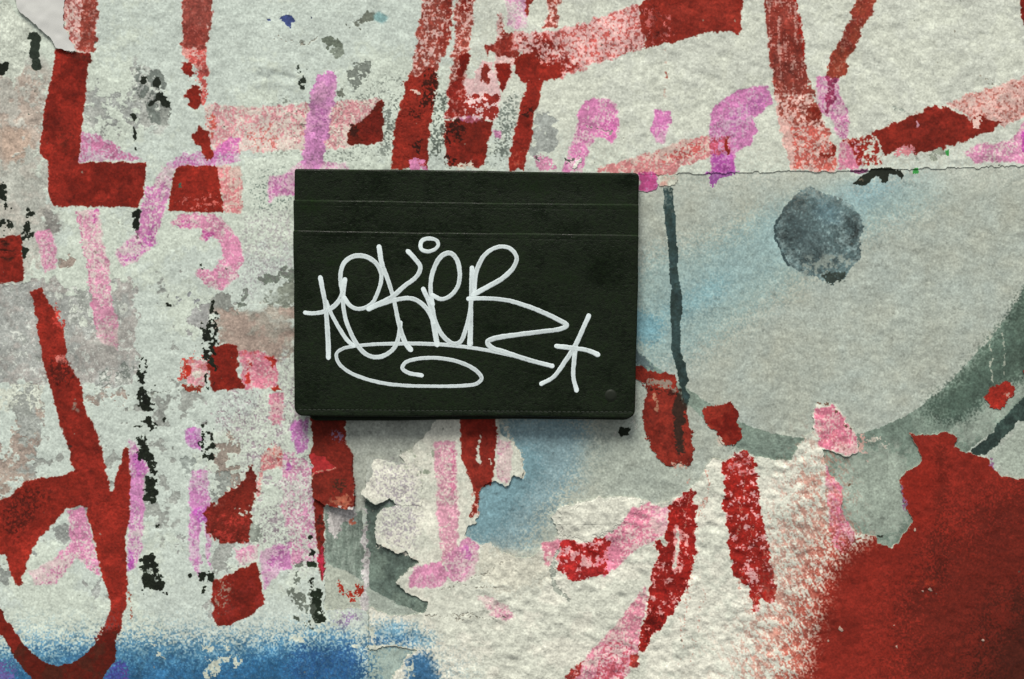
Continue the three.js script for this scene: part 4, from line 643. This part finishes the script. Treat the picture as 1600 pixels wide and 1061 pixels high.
// a sheet of paint over an area: its top follows the wall, 'thick' mm above it (a number or a function of x, y); loose sheets stand off the wall and have an underside
function sheet(name, m, { thick = 0.3, step = 3, loose = 0, label, edge = edgeMat } = {}) {
  const cols = Math.ceil(m.w / step) + 1, rows = Math.ceil(m.h / step) + 1, val = new Float32Array(cols * rows);
  const at = (i, j) => { const x = i * step, y = j * step; return x < m.w && y < m.h ? m.a[y * m.w + x] : (m.x0 + x >= TW - step * 2 || m.y0 + y >= TH - step * 2) ? m.a[Math.min(y, m.h - 1) * m.w + Math.min(x, m.w - 1)] : 0; };
  for (let j = 0; j < rows; j++) for (let i = 0; i < cols; i++) val[j * cols + i] = at(i, j);
  const pos = [], uv = [], top = [], side = [], keys = new Map(), hgt = typeof thick === 'function' ? thick : () => thick;
  const put = (i, j, key) => { // grid coordinates -> vertex
    if (keys.has(key)) return keys.get(key);
    const x = (m.x0 + i * step) / K - OX, y = (m.y0 + j * step) / K - OY, k = pos.length / 3;
    pos.push(X(x), Y(y), (relief(x, y) + hgt(x, y)) * MM); uv.push(...uvOf(x, y)); keys.set(key, k); return k;
  };
  const rim = [];
  for (let j = 0; j < rows - 1; j++) for (let i = 0; i < cols - 1; i++) {
    const c = [[i, j], [i, j + 1], [i + 1, j + 1], [i + 1, j]], v = c.map(([a, b]) => val[b * cols + a]), poly = [];
    let n = 0; for (const q of v) if (q >= 0.5) n++;
    if (!n) continue;
    for (let k = 0; k < 4; k++) {
      const l = (k + 1) & 3, [a, b] = c[k], [a2, b2] = c[l];
      if (v[k] >= 0.5) poly.push([put(a, b, b * cols + a), 0]);
      if (v[k] >= 0.5 !== v[l] >= 0.5) {
        const t = (0.5 - v[k]) / (v[l] - v[k]), p1 = b * cols + a, p2 = b2 * cols + a2;
        poly.push([put(a + (a2 - a) * t, b + (b2 - b) * t, 'e' + Math.min(p1, p2) + '_' + Math.max(p1, p2)), v[k] >= 0.5 ? 1 : 2]);   // 1 leaves the area, 2 comes back
      }
    }
    for (let k = 1; k < poly.length - 1; k++) top.push(poly[0][0], poly[k][0], poly[k + 1][0]);
    for (let k = 0; k < poly.length; k++) if (poly[k][1] === 1 && poly[(k + 1) % poly.length][1] === 2) rim.push([poly[k][0], poly[(k + 1) % poly.length][0]]);
  }
  const under = new Map(), below = (k) => { if (!under.has(k)) { under.set(k, pos.length / 3); const x = pos[k * 3] / S + CX, y = CY - pos[k * 3 + 1] / S; pos.push(pos[k * 3], pos[k * 3 + 1], loose ? pos[k * 3 + 2] - loose * MM : (relief(x, y) - 0.25) * MM); uv.push(uv[k * 2], uv[k * 2 + 1]); } return under.get(k); };
  const twin = new Map(), again = (k) => { if (!twin.has(k)) { twin.set(k, pos.length / 3); pos.push(pos[k * 3], pos[k * 3 + 1], pos[k * 3 + 2]); uv.push(uv[k * 2], uv[k * 2 + 1]); } return twin.get(k); };
  for (const [a, b] of rim) { const a1 = again(a), b1 = again(b), a2 = below(a), b2 = below(b); side.push(a1, a2, b1, b1, a2, b2); }
  if (loose) for (let k = 0; k < top.length; k += 3) side.push(below(top[k]), below(top[k + 2]), below(top[k + 1]));
  const mesh = cast(new THREE.Mesh(geometry(pos, uv, top.concat(side), [[0, top.length, 0], [top.length, side.length, 1]]), [paint, edge]));
  mesh.name = name; if (label) mesh.userData.label = label;
  wall.add(mesh); return mesh;
}
sheet('paint_layer', L1, { thick: 0.26, label: 'white painted layer across the top and left with a torn lower edge' });
sheet('paint_layer_001', L2, { thick: (x, y) => 0.34 + 0.35 * Math.exp(-((x - 600) ** 2 + (y - 870) ** 2) / 2500) + 0.3 * Math.exp(-((x - 790) ** 2 + (y - 745) ** 2) / 900) + 0.25 * Math.exp(-((x - 645) ** 2 + (y - 905) ** 2) / 700), label: 'rough white and red painted layer across the lower right with torn edges' });
const redEdge = new THREE.MeshStandardMaterial({ color: new THREE.Color('#894133'), roughness: 0.95 }); redEdge.name = 'red paint edge';
const chips = [redChipA, redChipB, redChipC, redChipD, creamChip, pinkChip];
chips.forEach((m, k) => sheet('paint_flake' + (k ? '_00' + k : ''), m, { thick: 0.2, step: 2, edge: k < 4 ? redEdge : edgeMat }));
// loose flaps that curl off the wall
const dist = (x, y, ax, ay, bx, by) => ((x - ax) * (bx - ax) + (y - ay) * (by - ay)) / Math.hypot(bx - ax, by - ay);
const redFlap = area([484, 706, 489, 693, 539, 692, 550, 705, 550, 734, 555, 762, 554, 797, 531, 793, 507, 789, 489, 778, 487, 739], { warp: 0.8 });
sheet('paint_flap', redFlap, { step: 2, loose: 0.25, label: 'dark red flap curling off the wall', edge: new THREE.MeshStandardMaterial({ color: new THREE.Color('#763c2b'), roughness: 0.95 }), thick: (x, y) => { const d = Math.max(0, dist(x, y, 500, 715, 552, 795) / 95); return 0.5 + 2.1 * d * d; } });
const whiteFlap = area([574, 712, 588, 714, 604, 718, 632, 724, 660, 740, 660, 790, 618, 789, 610, 777, 598, 787, 587, 790, 577, 782, 565, 772, 573, 754], { warp: 1 });
sheet('paint_flap_001', whiteFlap, { step: 2, loose: 0.2, label: 'white speckled flap with a scalloped lower edge', thick: (x, y) => { const d = clamp((636 - x) / 66), e = clamp((y - 735) / 55); return 0.46 + 1.5 * d * d * (0.35 + 0.8 * e); } });
const creamFlap = area([18, -20, 60, -60, 112, -60, 102, 0, 99, 38, 120, 80, 104, 80, 88, 75, 79, 61, 56, 38, 33, 20], { warp: 0.8 });
{ // bare paper-like side of the flap
  const c = new Uint8Array(64 * 64 * 4); seedState = 5; for (let i = 0; i < 64 * 64; i++) { const v = (rnd() - 0.5) * 6; c[i * 4] = 197 + v; c[i * 4 + 1] = 198 + v; c[i * 4 + 2] = 196 + v; c[i * 4 + 3] = 255; }
  const t = tex(c, true, 64, 64); t.repeat.set(40, 26); t.wrapS = t.wrapT = THREE.RepeatWrapping;
  const f = sheet('paint_flap_002', creamFlap, { step: 2, loose: 0.2, label: 'pale lilac grey flap at the upper left corner', thick: (x, y) => { const d = clamp(1 - ((x - 60) * 0.75 - (y - 30) * 0.62 + 10) / 60), e = clamp((y - 30) / 50); return 0.45 + 0.7 * d + 0.1 * e * e; } });
  f.material = [new THREE.MeshStandardMaterial({ map: t, roughness: 0.85 }), edgeMat]; f.material[0].name = 'bare flap';
}

// ---------------------------------------------------------------- the card holder
const LW = 1400, LH = 1000;                                          // leather texture over cells 440..1020 x 250..664
const lu = (x) => (x - 440) / 580, lv = (y) => (y - 250) / 414.3;
const lg = { a: field(21, 3, 3, 2, LW, LH), b: field(22, 12, 9, 3, LW, LH), c: field(23, 120, 90, 4, LW, LH) };
const lc = new Uint8Array(LW * LH * 4), lb = new Uint8Array(LW * LH * 4), lr = new Uint8Array(LW * LH * 4);
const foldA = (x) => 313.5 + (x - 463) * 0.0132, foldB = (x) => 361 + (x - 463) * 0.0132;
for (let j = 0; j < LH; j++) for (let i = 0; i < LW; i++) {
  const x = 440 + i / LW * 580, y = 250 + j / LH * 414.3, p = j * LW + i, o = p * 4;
  const edge = Math.exp(-Math.abs(y - foldA(x) - 1.2) / 1.1) + Math.exp(-Math.abs(y - foldB(x) - 1.2) / 1.1) + 0.8 * Math.exp(-Math.abs(y - 265.5 - (x - 462) * 0.0131) / 1.3);  // lighter lines on the fold edges: rim highlight painted into the colour
  const glintTone = 1 + 0.42 * edge * clamp(0.75 + 0.35 * lg.b[p] + 0.3 * lg.c[p]) + 0.07 * lg.b[p] + 0.05 * lg.c[p] + 0.12 * lg.a[p];
  lc[o] = clamp(16 * glintTone, 0, 255); lc[o + 1] = clamp(26 * glintTone, 0, 255); lc[o + 2] = clamp(12 * glintTone, 0, 255); lc[o + 3] = 255;
  let h = 0.6 + 0.05 * lg.b[p] + 0.06 * lg.a[p] - (lg.a[p] > 1.5 ? 0.06 : 0);
  for (const f of [foldA(x) + 8.5, foldB(x) + 8.5]) h -= 0.13 * Math.exp(-(((y - f) / 1.1) ** 2));
  const st = 639 + (x - 467) * 0.0078; h -= 0.28 * Math.exp(-(((y - st) / 1.6) ** 2));
  const v = clamp(h) * 255; lb[o] = lb[o + 1] = lb[o + 2] = v; lb[o + 3] = 255;
  const r = clamp(0.56 + 0.09 * lg.c[p] + 0.04 * lg.b[p]) * 255; lr[o] = lr[o + 1] = lr[o + 2] = r; lr[o + 3] = 255;
}
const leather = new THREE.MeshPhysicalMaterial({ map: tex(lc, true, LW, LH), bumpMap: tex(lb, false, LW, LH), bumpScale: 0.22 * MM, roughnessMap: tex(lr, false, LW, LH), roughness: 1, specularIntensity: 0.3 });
leather.name = 'black leather';

const wob = (x, y) => 0.22 * Math.sin((x - 462) / 536 * Math.PI) * Math.sin((y - 262) / 392 * Math.PI) + 0.10 * Math.sin(x * 0.011 + 1.3) * Math.sin(y * 0.013 + 0.4) + 0.05 * Math.sin(x * 0.031 + y * 0.017) + 0.03 * Math.sin(x * 0.009 - y * 0.041 + 2);   // mm, the leather is not quite flat
// a leather leaf between four corners (tl, tr, br, bl), from z0 to z1 mm, with rounded rim and corners of radius r
function leaf(tl, tr, br, bl, z0, z1, { r = 6, rim = 3.2, dip = 0, bow = 0 } = {}) {
  const W = tr[0] - tl[0], Hh = bl[1] - tl[1];
  const axis = (L) => { const e = [0, 0.25, 0.6, 1.1, 1.7, 2.4, 3.4, 5, 7.5, 11, 16], v = [...e]; const n = Math.ceil((L - 32) / 7); for (let i = 1; i < n; i++) v.push(16 + (L - 32) * i / n); for (let i = e.length - 1; i >= 0; i--) v.push(L - e[i]); return v; };
  const us = axis(W), vs = axis(Hh), nx = us.length, ny = vs.length, pos = [], uv = [], idx = [];
  const place = (u, v) => {
    let R = Array.isArray(r) ? r[(v > Hh / 2 ? 2 : 0) + (u > W / 2 ? 1 : 0)] : r, cu = clamp(u, R, W - R), cv = clamp(v, R, Hh - R), du = u - cu, dv = v - cv, d;
    if (du && dv) { const l = Math.hypot(du, dv), f = Math.max(Math.abs(du), Math.abs(dv)) / l; du *= f; dv *= f; u = cu + du; v = cv + dv; d = R - Math.hypot(du, dv); } else d = Math.min(u, v, W - u, Hh - v);
    const a = u / W, b = v / Hh;
    const x = (tl[0] * (1 - a) + tr[0] * a) * (1 - b) + (bl[0] * (1 - a) + br[0] * a) * b, y = (tl[1] * (1 - a) + tr[1] * a) * (1 - b) + (bl[1] * (1 - a) + br[1] * a) * b + bow * Math.sin(a * Math.PI * 2.4 + 0.6) * b;
    return [x + 0.5 * Math.sin(b * 7 + z1) + 0.25 * Math.sin(b * 23 + z0 * 3), y + 0.45 * Math.sin(a * 8 + z1 * 2) + 0.2 * Math.sin(a * 27 + z0), Math.max(d, 0)];
  };
  const cup = (x, y) => (z1 < 4.2 && z1 > 3 ? 0.28 * Math.exp(-(((y - 300) / 16) ** 2)) * sstep(560, 960, x) * (1 - sstep(975, 998, x)) : 0);
  const topZ = (x, y, d) => { const t = clamp(1 - d / rim), q = (rim * S / MM) * (1 - Math.sqrt(1 - t * t)); return z1 - Math.min(q, (z1 - z0) * 0.8) - dip * Math.exp(-d / 9) + wob(x, y) * sstep(0, 30, d) - cup(x, y); };
  for (const v of vs) for (const u of us) { const [x, y, d] = place(u, v); pos.push(X(x), Y(y), topZ(x, y, d) * MM); uv.push(lu(x), lv(y)); }
  const n0 = pos.length / 3;
  for (const v of vs) for (const u of us) { const [x, y] = place(u, v); pos.push(X(x), Y(y), z0 * MM); uv.push(lu(x), lv(y)); }
  for (let j = 0; j < ny - 1; j++) for (let i = 0; i < nx - 1; i++) { const a = j * nx + i, b = a + n0; idx.push(a, a + nx, a + 1, a + 1, a + nx, a + nx + 1, b, b + 1, b + nx, b + 1, b + nx + 1, b + nx); }
  const ring = []; for (let i = 0; i < nx; i++) ring.push(i); for (let j = 1; j < ny; j++) ring.push(j * nx + nx - 1); for (let i = nx - 2; i >= 0; i--) ring.push((ny - 1) * nx + i); for (let j = ny - 2; j > 0; j--) ring.push(j * nx);
  for (let k = 0; k < ring.length; k++) { const a = ring[k], b = ring[(k + 1) % ring.length]; idx.push(a, b, a + n0, b, b + n0, a + n0); }
  return geometry(pos, uv, idx);
}
const holder = new THREE.Group(); holder.name = 'card_holder';
holder.userData = { label: 'flat black leather card holder with a white marker tag, fixed to the graffiti wall', category: 'card holder' };
scene.add(holder);
const part = (name, g, m, label) => { const o = cast(new THREE.Mesh(g, m)); o.name = name; if (label) o.userData.label = label; holder.add(o); return o; };
const Z = [0.35, 2.5, 3.9, 4.75, 5.6];
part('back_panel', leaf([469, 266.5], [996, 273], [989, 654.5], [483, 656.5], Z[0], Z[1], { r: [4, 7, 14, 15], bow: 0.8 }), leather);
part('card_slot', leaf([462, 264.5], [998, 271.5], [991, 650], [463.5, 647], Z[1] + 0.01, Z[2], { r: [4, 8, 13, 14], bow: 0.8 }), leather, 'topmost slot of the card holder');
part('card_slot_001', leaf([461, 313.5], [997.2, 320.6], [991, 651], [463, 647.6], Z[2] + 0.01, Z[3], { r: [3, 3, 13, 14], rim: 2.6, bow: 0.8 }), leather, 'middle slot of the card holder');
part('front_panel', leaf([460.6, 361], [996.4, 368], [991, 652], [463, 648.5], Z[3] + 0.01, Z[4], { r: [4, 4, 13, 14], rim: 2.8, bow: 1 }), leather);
const frontZ = (x, y) => Z[4] + wob(x, y) * sstep(0, 30, Math.min(x - 463, 991 - x, y - 366, 650 - y));

// stitches along the bottom
{
  const pos = [], idx = [];
  const one = (x, y, a) => {
    const n0 = pos.length / 3, L = 2.7, c = Math.cos(a), s2 = Math.sin(a), Zb = (frontZ(x, y) - 0.02);
    for (let i = 0; i <= 6; i++) { const t = i / 6 * 2 - 1, r2 = 0.75 * Math.sqrt(Math.max(0.08, 1 - t * t)); for (let k = 0; k <= 4; k++) { const th = Math.PI * k / 4, q = Math.cos(th) * r2, z = Math.sin(th) * r2 * 0.7; pos.push(X(x + t * L * c - q * s2), Y(y + t * L * s2 + q * c), Zb * MM + z * S); } }
    for (let i = 0; i < 6; i++) for (let k = 0; k < 4; k++) { const p = n0 + i * 5 + k; idx.push(p, p + 1, p + 5, p + 1, p + 6, p + 5); }
  };
  for (let x = 472; x < 984; x += 7.3) one(x, 639 + (x - 467) * 0.0078, 0.03);
  const thread = new THREE.MeshStandardMaterial({ color: new THREE.Color().setRGB(0.013, 0.019, 0.012), roughness: 0.8, side: THREE.DoubleSide }); thread.name = 'thread';
  const o = part('stitching', geometry(pos, null, idx), thread); o.userData.kind = 'stuff';
}
// press stud
{
  const prof = [[0, 0.30], [4, 0.29], [6.4, 0.25], [7.6, 0.17], [8.2, 0.06], [8.7, 0.10], [9.3, 0.06], [9.6, -0.1]].map(([a, b]) => new THREE.Vector2(a * S, b * MM));
  const g = new THREE.LatheGeometry(prof.reverse(), 40); g.rotateX(Math.PI / 2); g.translate(X(953), Y(617), frontZ(953, 617) * MM);
  part('press_stud', g, Object.assign(new THREE.MeshPhysicalMaterial({ color: new THREE.Color().setRGB(0.014, 0.018, 0.012), roughness: 0.5, metalness: 0.1, specularIntensity: 0.4 }), { name: 'dark metal' }));
}
// the tag, in paint marker: each stroke a low ridge of paint on the leather
const ink = new THREE.MeshPhysicalMaterial({ vertexColors: true, roughness: 0.6, specularIntensity: 0.5 }); ink.name = 'white marker paint';
let strokeNo = 0;
function stroke(pts, width = 9.2) {
  const v = []; for (let i = 0; i < pts.length; i += 2) v.push(new THREE.Vector3(pts[i], pts[i + 1], 0));
  const curve = new THREE.CatmullRomCurve3(v, false, 'centripetal'), len = curve.getLength(), n = Math.max(8, Math.ceil(len / 0.9)), M = 9;
  const pos = [], col = [], idx = [], base = strokeNo * 0.003; seedState = 900 + strokeNo * 31; strokeNo++;
  let wl = 0, wr = 0;
  const rows = [], c1 = [];
  for (let i = 0; i <= n; i++) rows.push([curve.getPointAt(i / n), curve.getTangentAt(i / n), i / n]);
  const add = (p, t, hw, lift, k) => {
    wl = wl * 0.7 + (rnd() - 0.5) * 0.42; wr = wr * 0.7 + (rnd() - 0.5) * 0.42;
    const dens = 0.5 + 0.5 * Math.sin(k * 23 + strokeNo * 2.1) * Math.sin(k * 9 + strokeNo);
    for (let j = 0; j < M; j++) {
      const q = j / (M - 1) * 2 - 1, o = q * (hw + (q < 0 ? wl : wr) * Math.min(1, hw / 2)), x = p.x - t.y * o, y = p.y + t.x * o;
      const z = frontZ(x, y) + base + k * 0.012 + (Math.abs(q) === 1 ? -0.05 - base : 0.010 + 0.002 * (1 - q * q)) * (lift < 1 && Math.abs(q) < 1 ? Math.max(lift, 0.2) : 1);
      pos.push(X(x), Y(y), z * MM);
      const tip = Math.exp(-k * len / 14) + Math.exp(-(1 - k) * len / 14), m = 0.97 + 0.1 * tip - (0.08 + 0.2 * dens) * (1 - Math.min(1, tip)) * Math.exp(-((q + 0.1) ** 2) * 3) + (rnd() - 0.5) * 0.16 - (rnd() < 0.02 ? 0.5 : 0);
      c1.push(0.66 * m, 0.75 * m, 0.77 * m);
    }
  };
  const hw0 = width * 0.46, [p0, t0] = rows[0], [p1, t1] = rows[n];
  for (let i = 0; i < 5; i++) { const a = (1 - i / 5) * Math.PI / 2; add(p0.clone().addScaledVector(t0, -Math.sin(a) * hw0 * 0.95), t0, hw0 * Math.max(0.04, Math.cos(a)), 1 - Math.sin(a), 0); }
  for (const [p, t, k] of rows) add(p, t, hw0 * (0.95 + 0.06 * Math.sin(k * 7 + strokeNo) + 0.06 * Math.sin(k * len / 31 + strokeNo * 3) + 0.07 * (Math.exp(-k * len / 9) + Math.exp(-(1 - k) * len / 9))), 1, k);
  for (let i = 1; i <= 5; i++) { const a = i / 5 * Math.PI / 2; add(p1.clone().addScaledVector(t1, Math.sin(a) * hw0 * 0.95), t1, hw0 * Math.max(0.04, Math.cos(a)), 1 - Math.sin(a), 1); }
  const R = pos.length / 3 / M;
  for (let i = 0; i < R - 1; i++) for (let j = 0; j < M - 1; j++) { const a = i * M + j; idx.push(a, a + M, a + 1, a + 1, a + M, a + M + 1); }
  return { pos, col: c1, idx };
}
function tagPart(name, strokes, label) {
  const pos = [], col = [], idx = [];
  for (const q of strokes) { const o = pos.length / 3; for (const v of q.pos) pos.push(v); for (const v of q.col) col.push(v); for (const v of q.idx) idx.push(v + o); }
  // the wall's y axis points down in cells, so faces are turned to look outwards
  for (let i = 0; i < idx.length; i += 3) { const t = idx[i + 1]; idx[i + 1] = idx[i + 2]; idx[i + 2] = t; }
  const g = geometry(pos, null, idx); g.setAttribute('color', new THREE.BufferAttribute(new Float32Array(col), 3));
  const nz = g.attributes.normal.getZ(Math.floor(pos.length / 6)); if (nz < 0) { for (let i = 0; i < idx.length; i += 3) { const t = idx[i + 1]; idx[i + 1] = idx[i + 2]; idx[i + 2] = t; } g.setIndex(idx); g.computeVertexNormals(); }
  return part(name, g, ink, label);
}
const underline = stroke([800, 555, 780, 551, 761, 547, 735, 543, 700, 539, 660, 537, 620, 537, 585, 538, 555, 541, 537, 545, 528, 553, 531, 566, 546, 580, 575, 592, 606, 599, 637, 602, 689, 603, 725, 602, 745, 599, 753, 591, 747, 581, 732, 571, 710, 563, 679, 559, 650, 561, 634, 567, 630, 575, 639, 582, 660, 586], 7.8);
tagPart('tag_underline', [underline], 'looping white underline below the lettering');
tagPart('tag_lettering', [
  stroke([503, 435, 507, 456, 510, 471, 513, 502, 515, 533, 515.5, 558], 9.6),
  stroke([512, 472, 519, 489, 527, 504, 537, 521, 546, 533, 554, 540], 8.6),
  stroke([480, 489, 492, 490, 509, 487, 521, 481, 532, 470, 538, 456, 541, 438], 9),
  stroke([541, 438, 538, 471, 542, 498, 550, 520, 561, 540, 575, 554, 592, 558, 608, 552, 619, 541, 625, 523, 627, 505], 8.8),
  stroke([537, 456, 534, 437, 536, 420, 543, 408, 556, 401, 573, 402, 588, 411, 597, 427, 597, 441, 592, 457, 584, 473, 573, 481, 561, 483, 549, 478, 540, 466], 8.8),
  stroke([594, 387, 598, 412, 608, 439, 616, 465, 623, 498, 629, 521, 636, 538, 643, 546], 9.2),
  stroke([639, 394, 650, 406, 658, 418, 652, 433, 634, 447, 612, 466, 594, 475, 578, 483], 9.2),
  stroke([579, 482, 602, 474, 625, 468, 645, 467, 660, 475, 672, 489, 679, 506], 9.2),
  stroke([663, 453, 673, 477, 679, 508, 684, 538], 10),
  stroke([671, 468, 676, 480, 681, 502, 693, 525, 709, 537, 720, 534, 729, 512, 735, 487, 737, 466], 9),
  stroke([677, 476, 674, 455, 675, 435, 681, 416, 691, 401, 704, 396.5, 714, 406, 719, 427, 716, 448, 704, 463, 690, 468, 677, 462], 8.8),
  stroke([658, 386, 660, 378, 671, 374, 683, 377, 686, 384, 680, 391, 669, 394, 660, 391, 658, 385], 7.4),
  stroke([738, 420, 737, 447, 736, 502, 735, 538], 9),
  stroke([741, 456, 743, 433, 748, 416, 759, 398, 779, 387, 796, 389, 807, 403, 802, 419, 786, 435, 762, 449, 740, 461], 9),
  stroke([733, 467.5, 761, 467, 793, 470, 824, 479, 849, 489, 872, 500, 885, 508.5, 876, 514, 849, 518, 809, 523, 772, 529, 762, 534, 768, 543, 785, 549, 809, 557, 836, 565, 862, 571.5], 9),
], 'white hand-styled tag lettering');
tagPart('tag_star', [
  stroke([919, 494, 909, 516, 898, 540, 882, 565, 864, 589, 846, 599], 8.8),
  stroke([899, 540, 896, 566, 895, 587, 900, 609], 8.8),
  stroke([869, 541, 896, 544, 919, 548, 933, 554], 8.6),
], 'white five-limbed star mark after the lettering');

renderer.render(scene, camera);
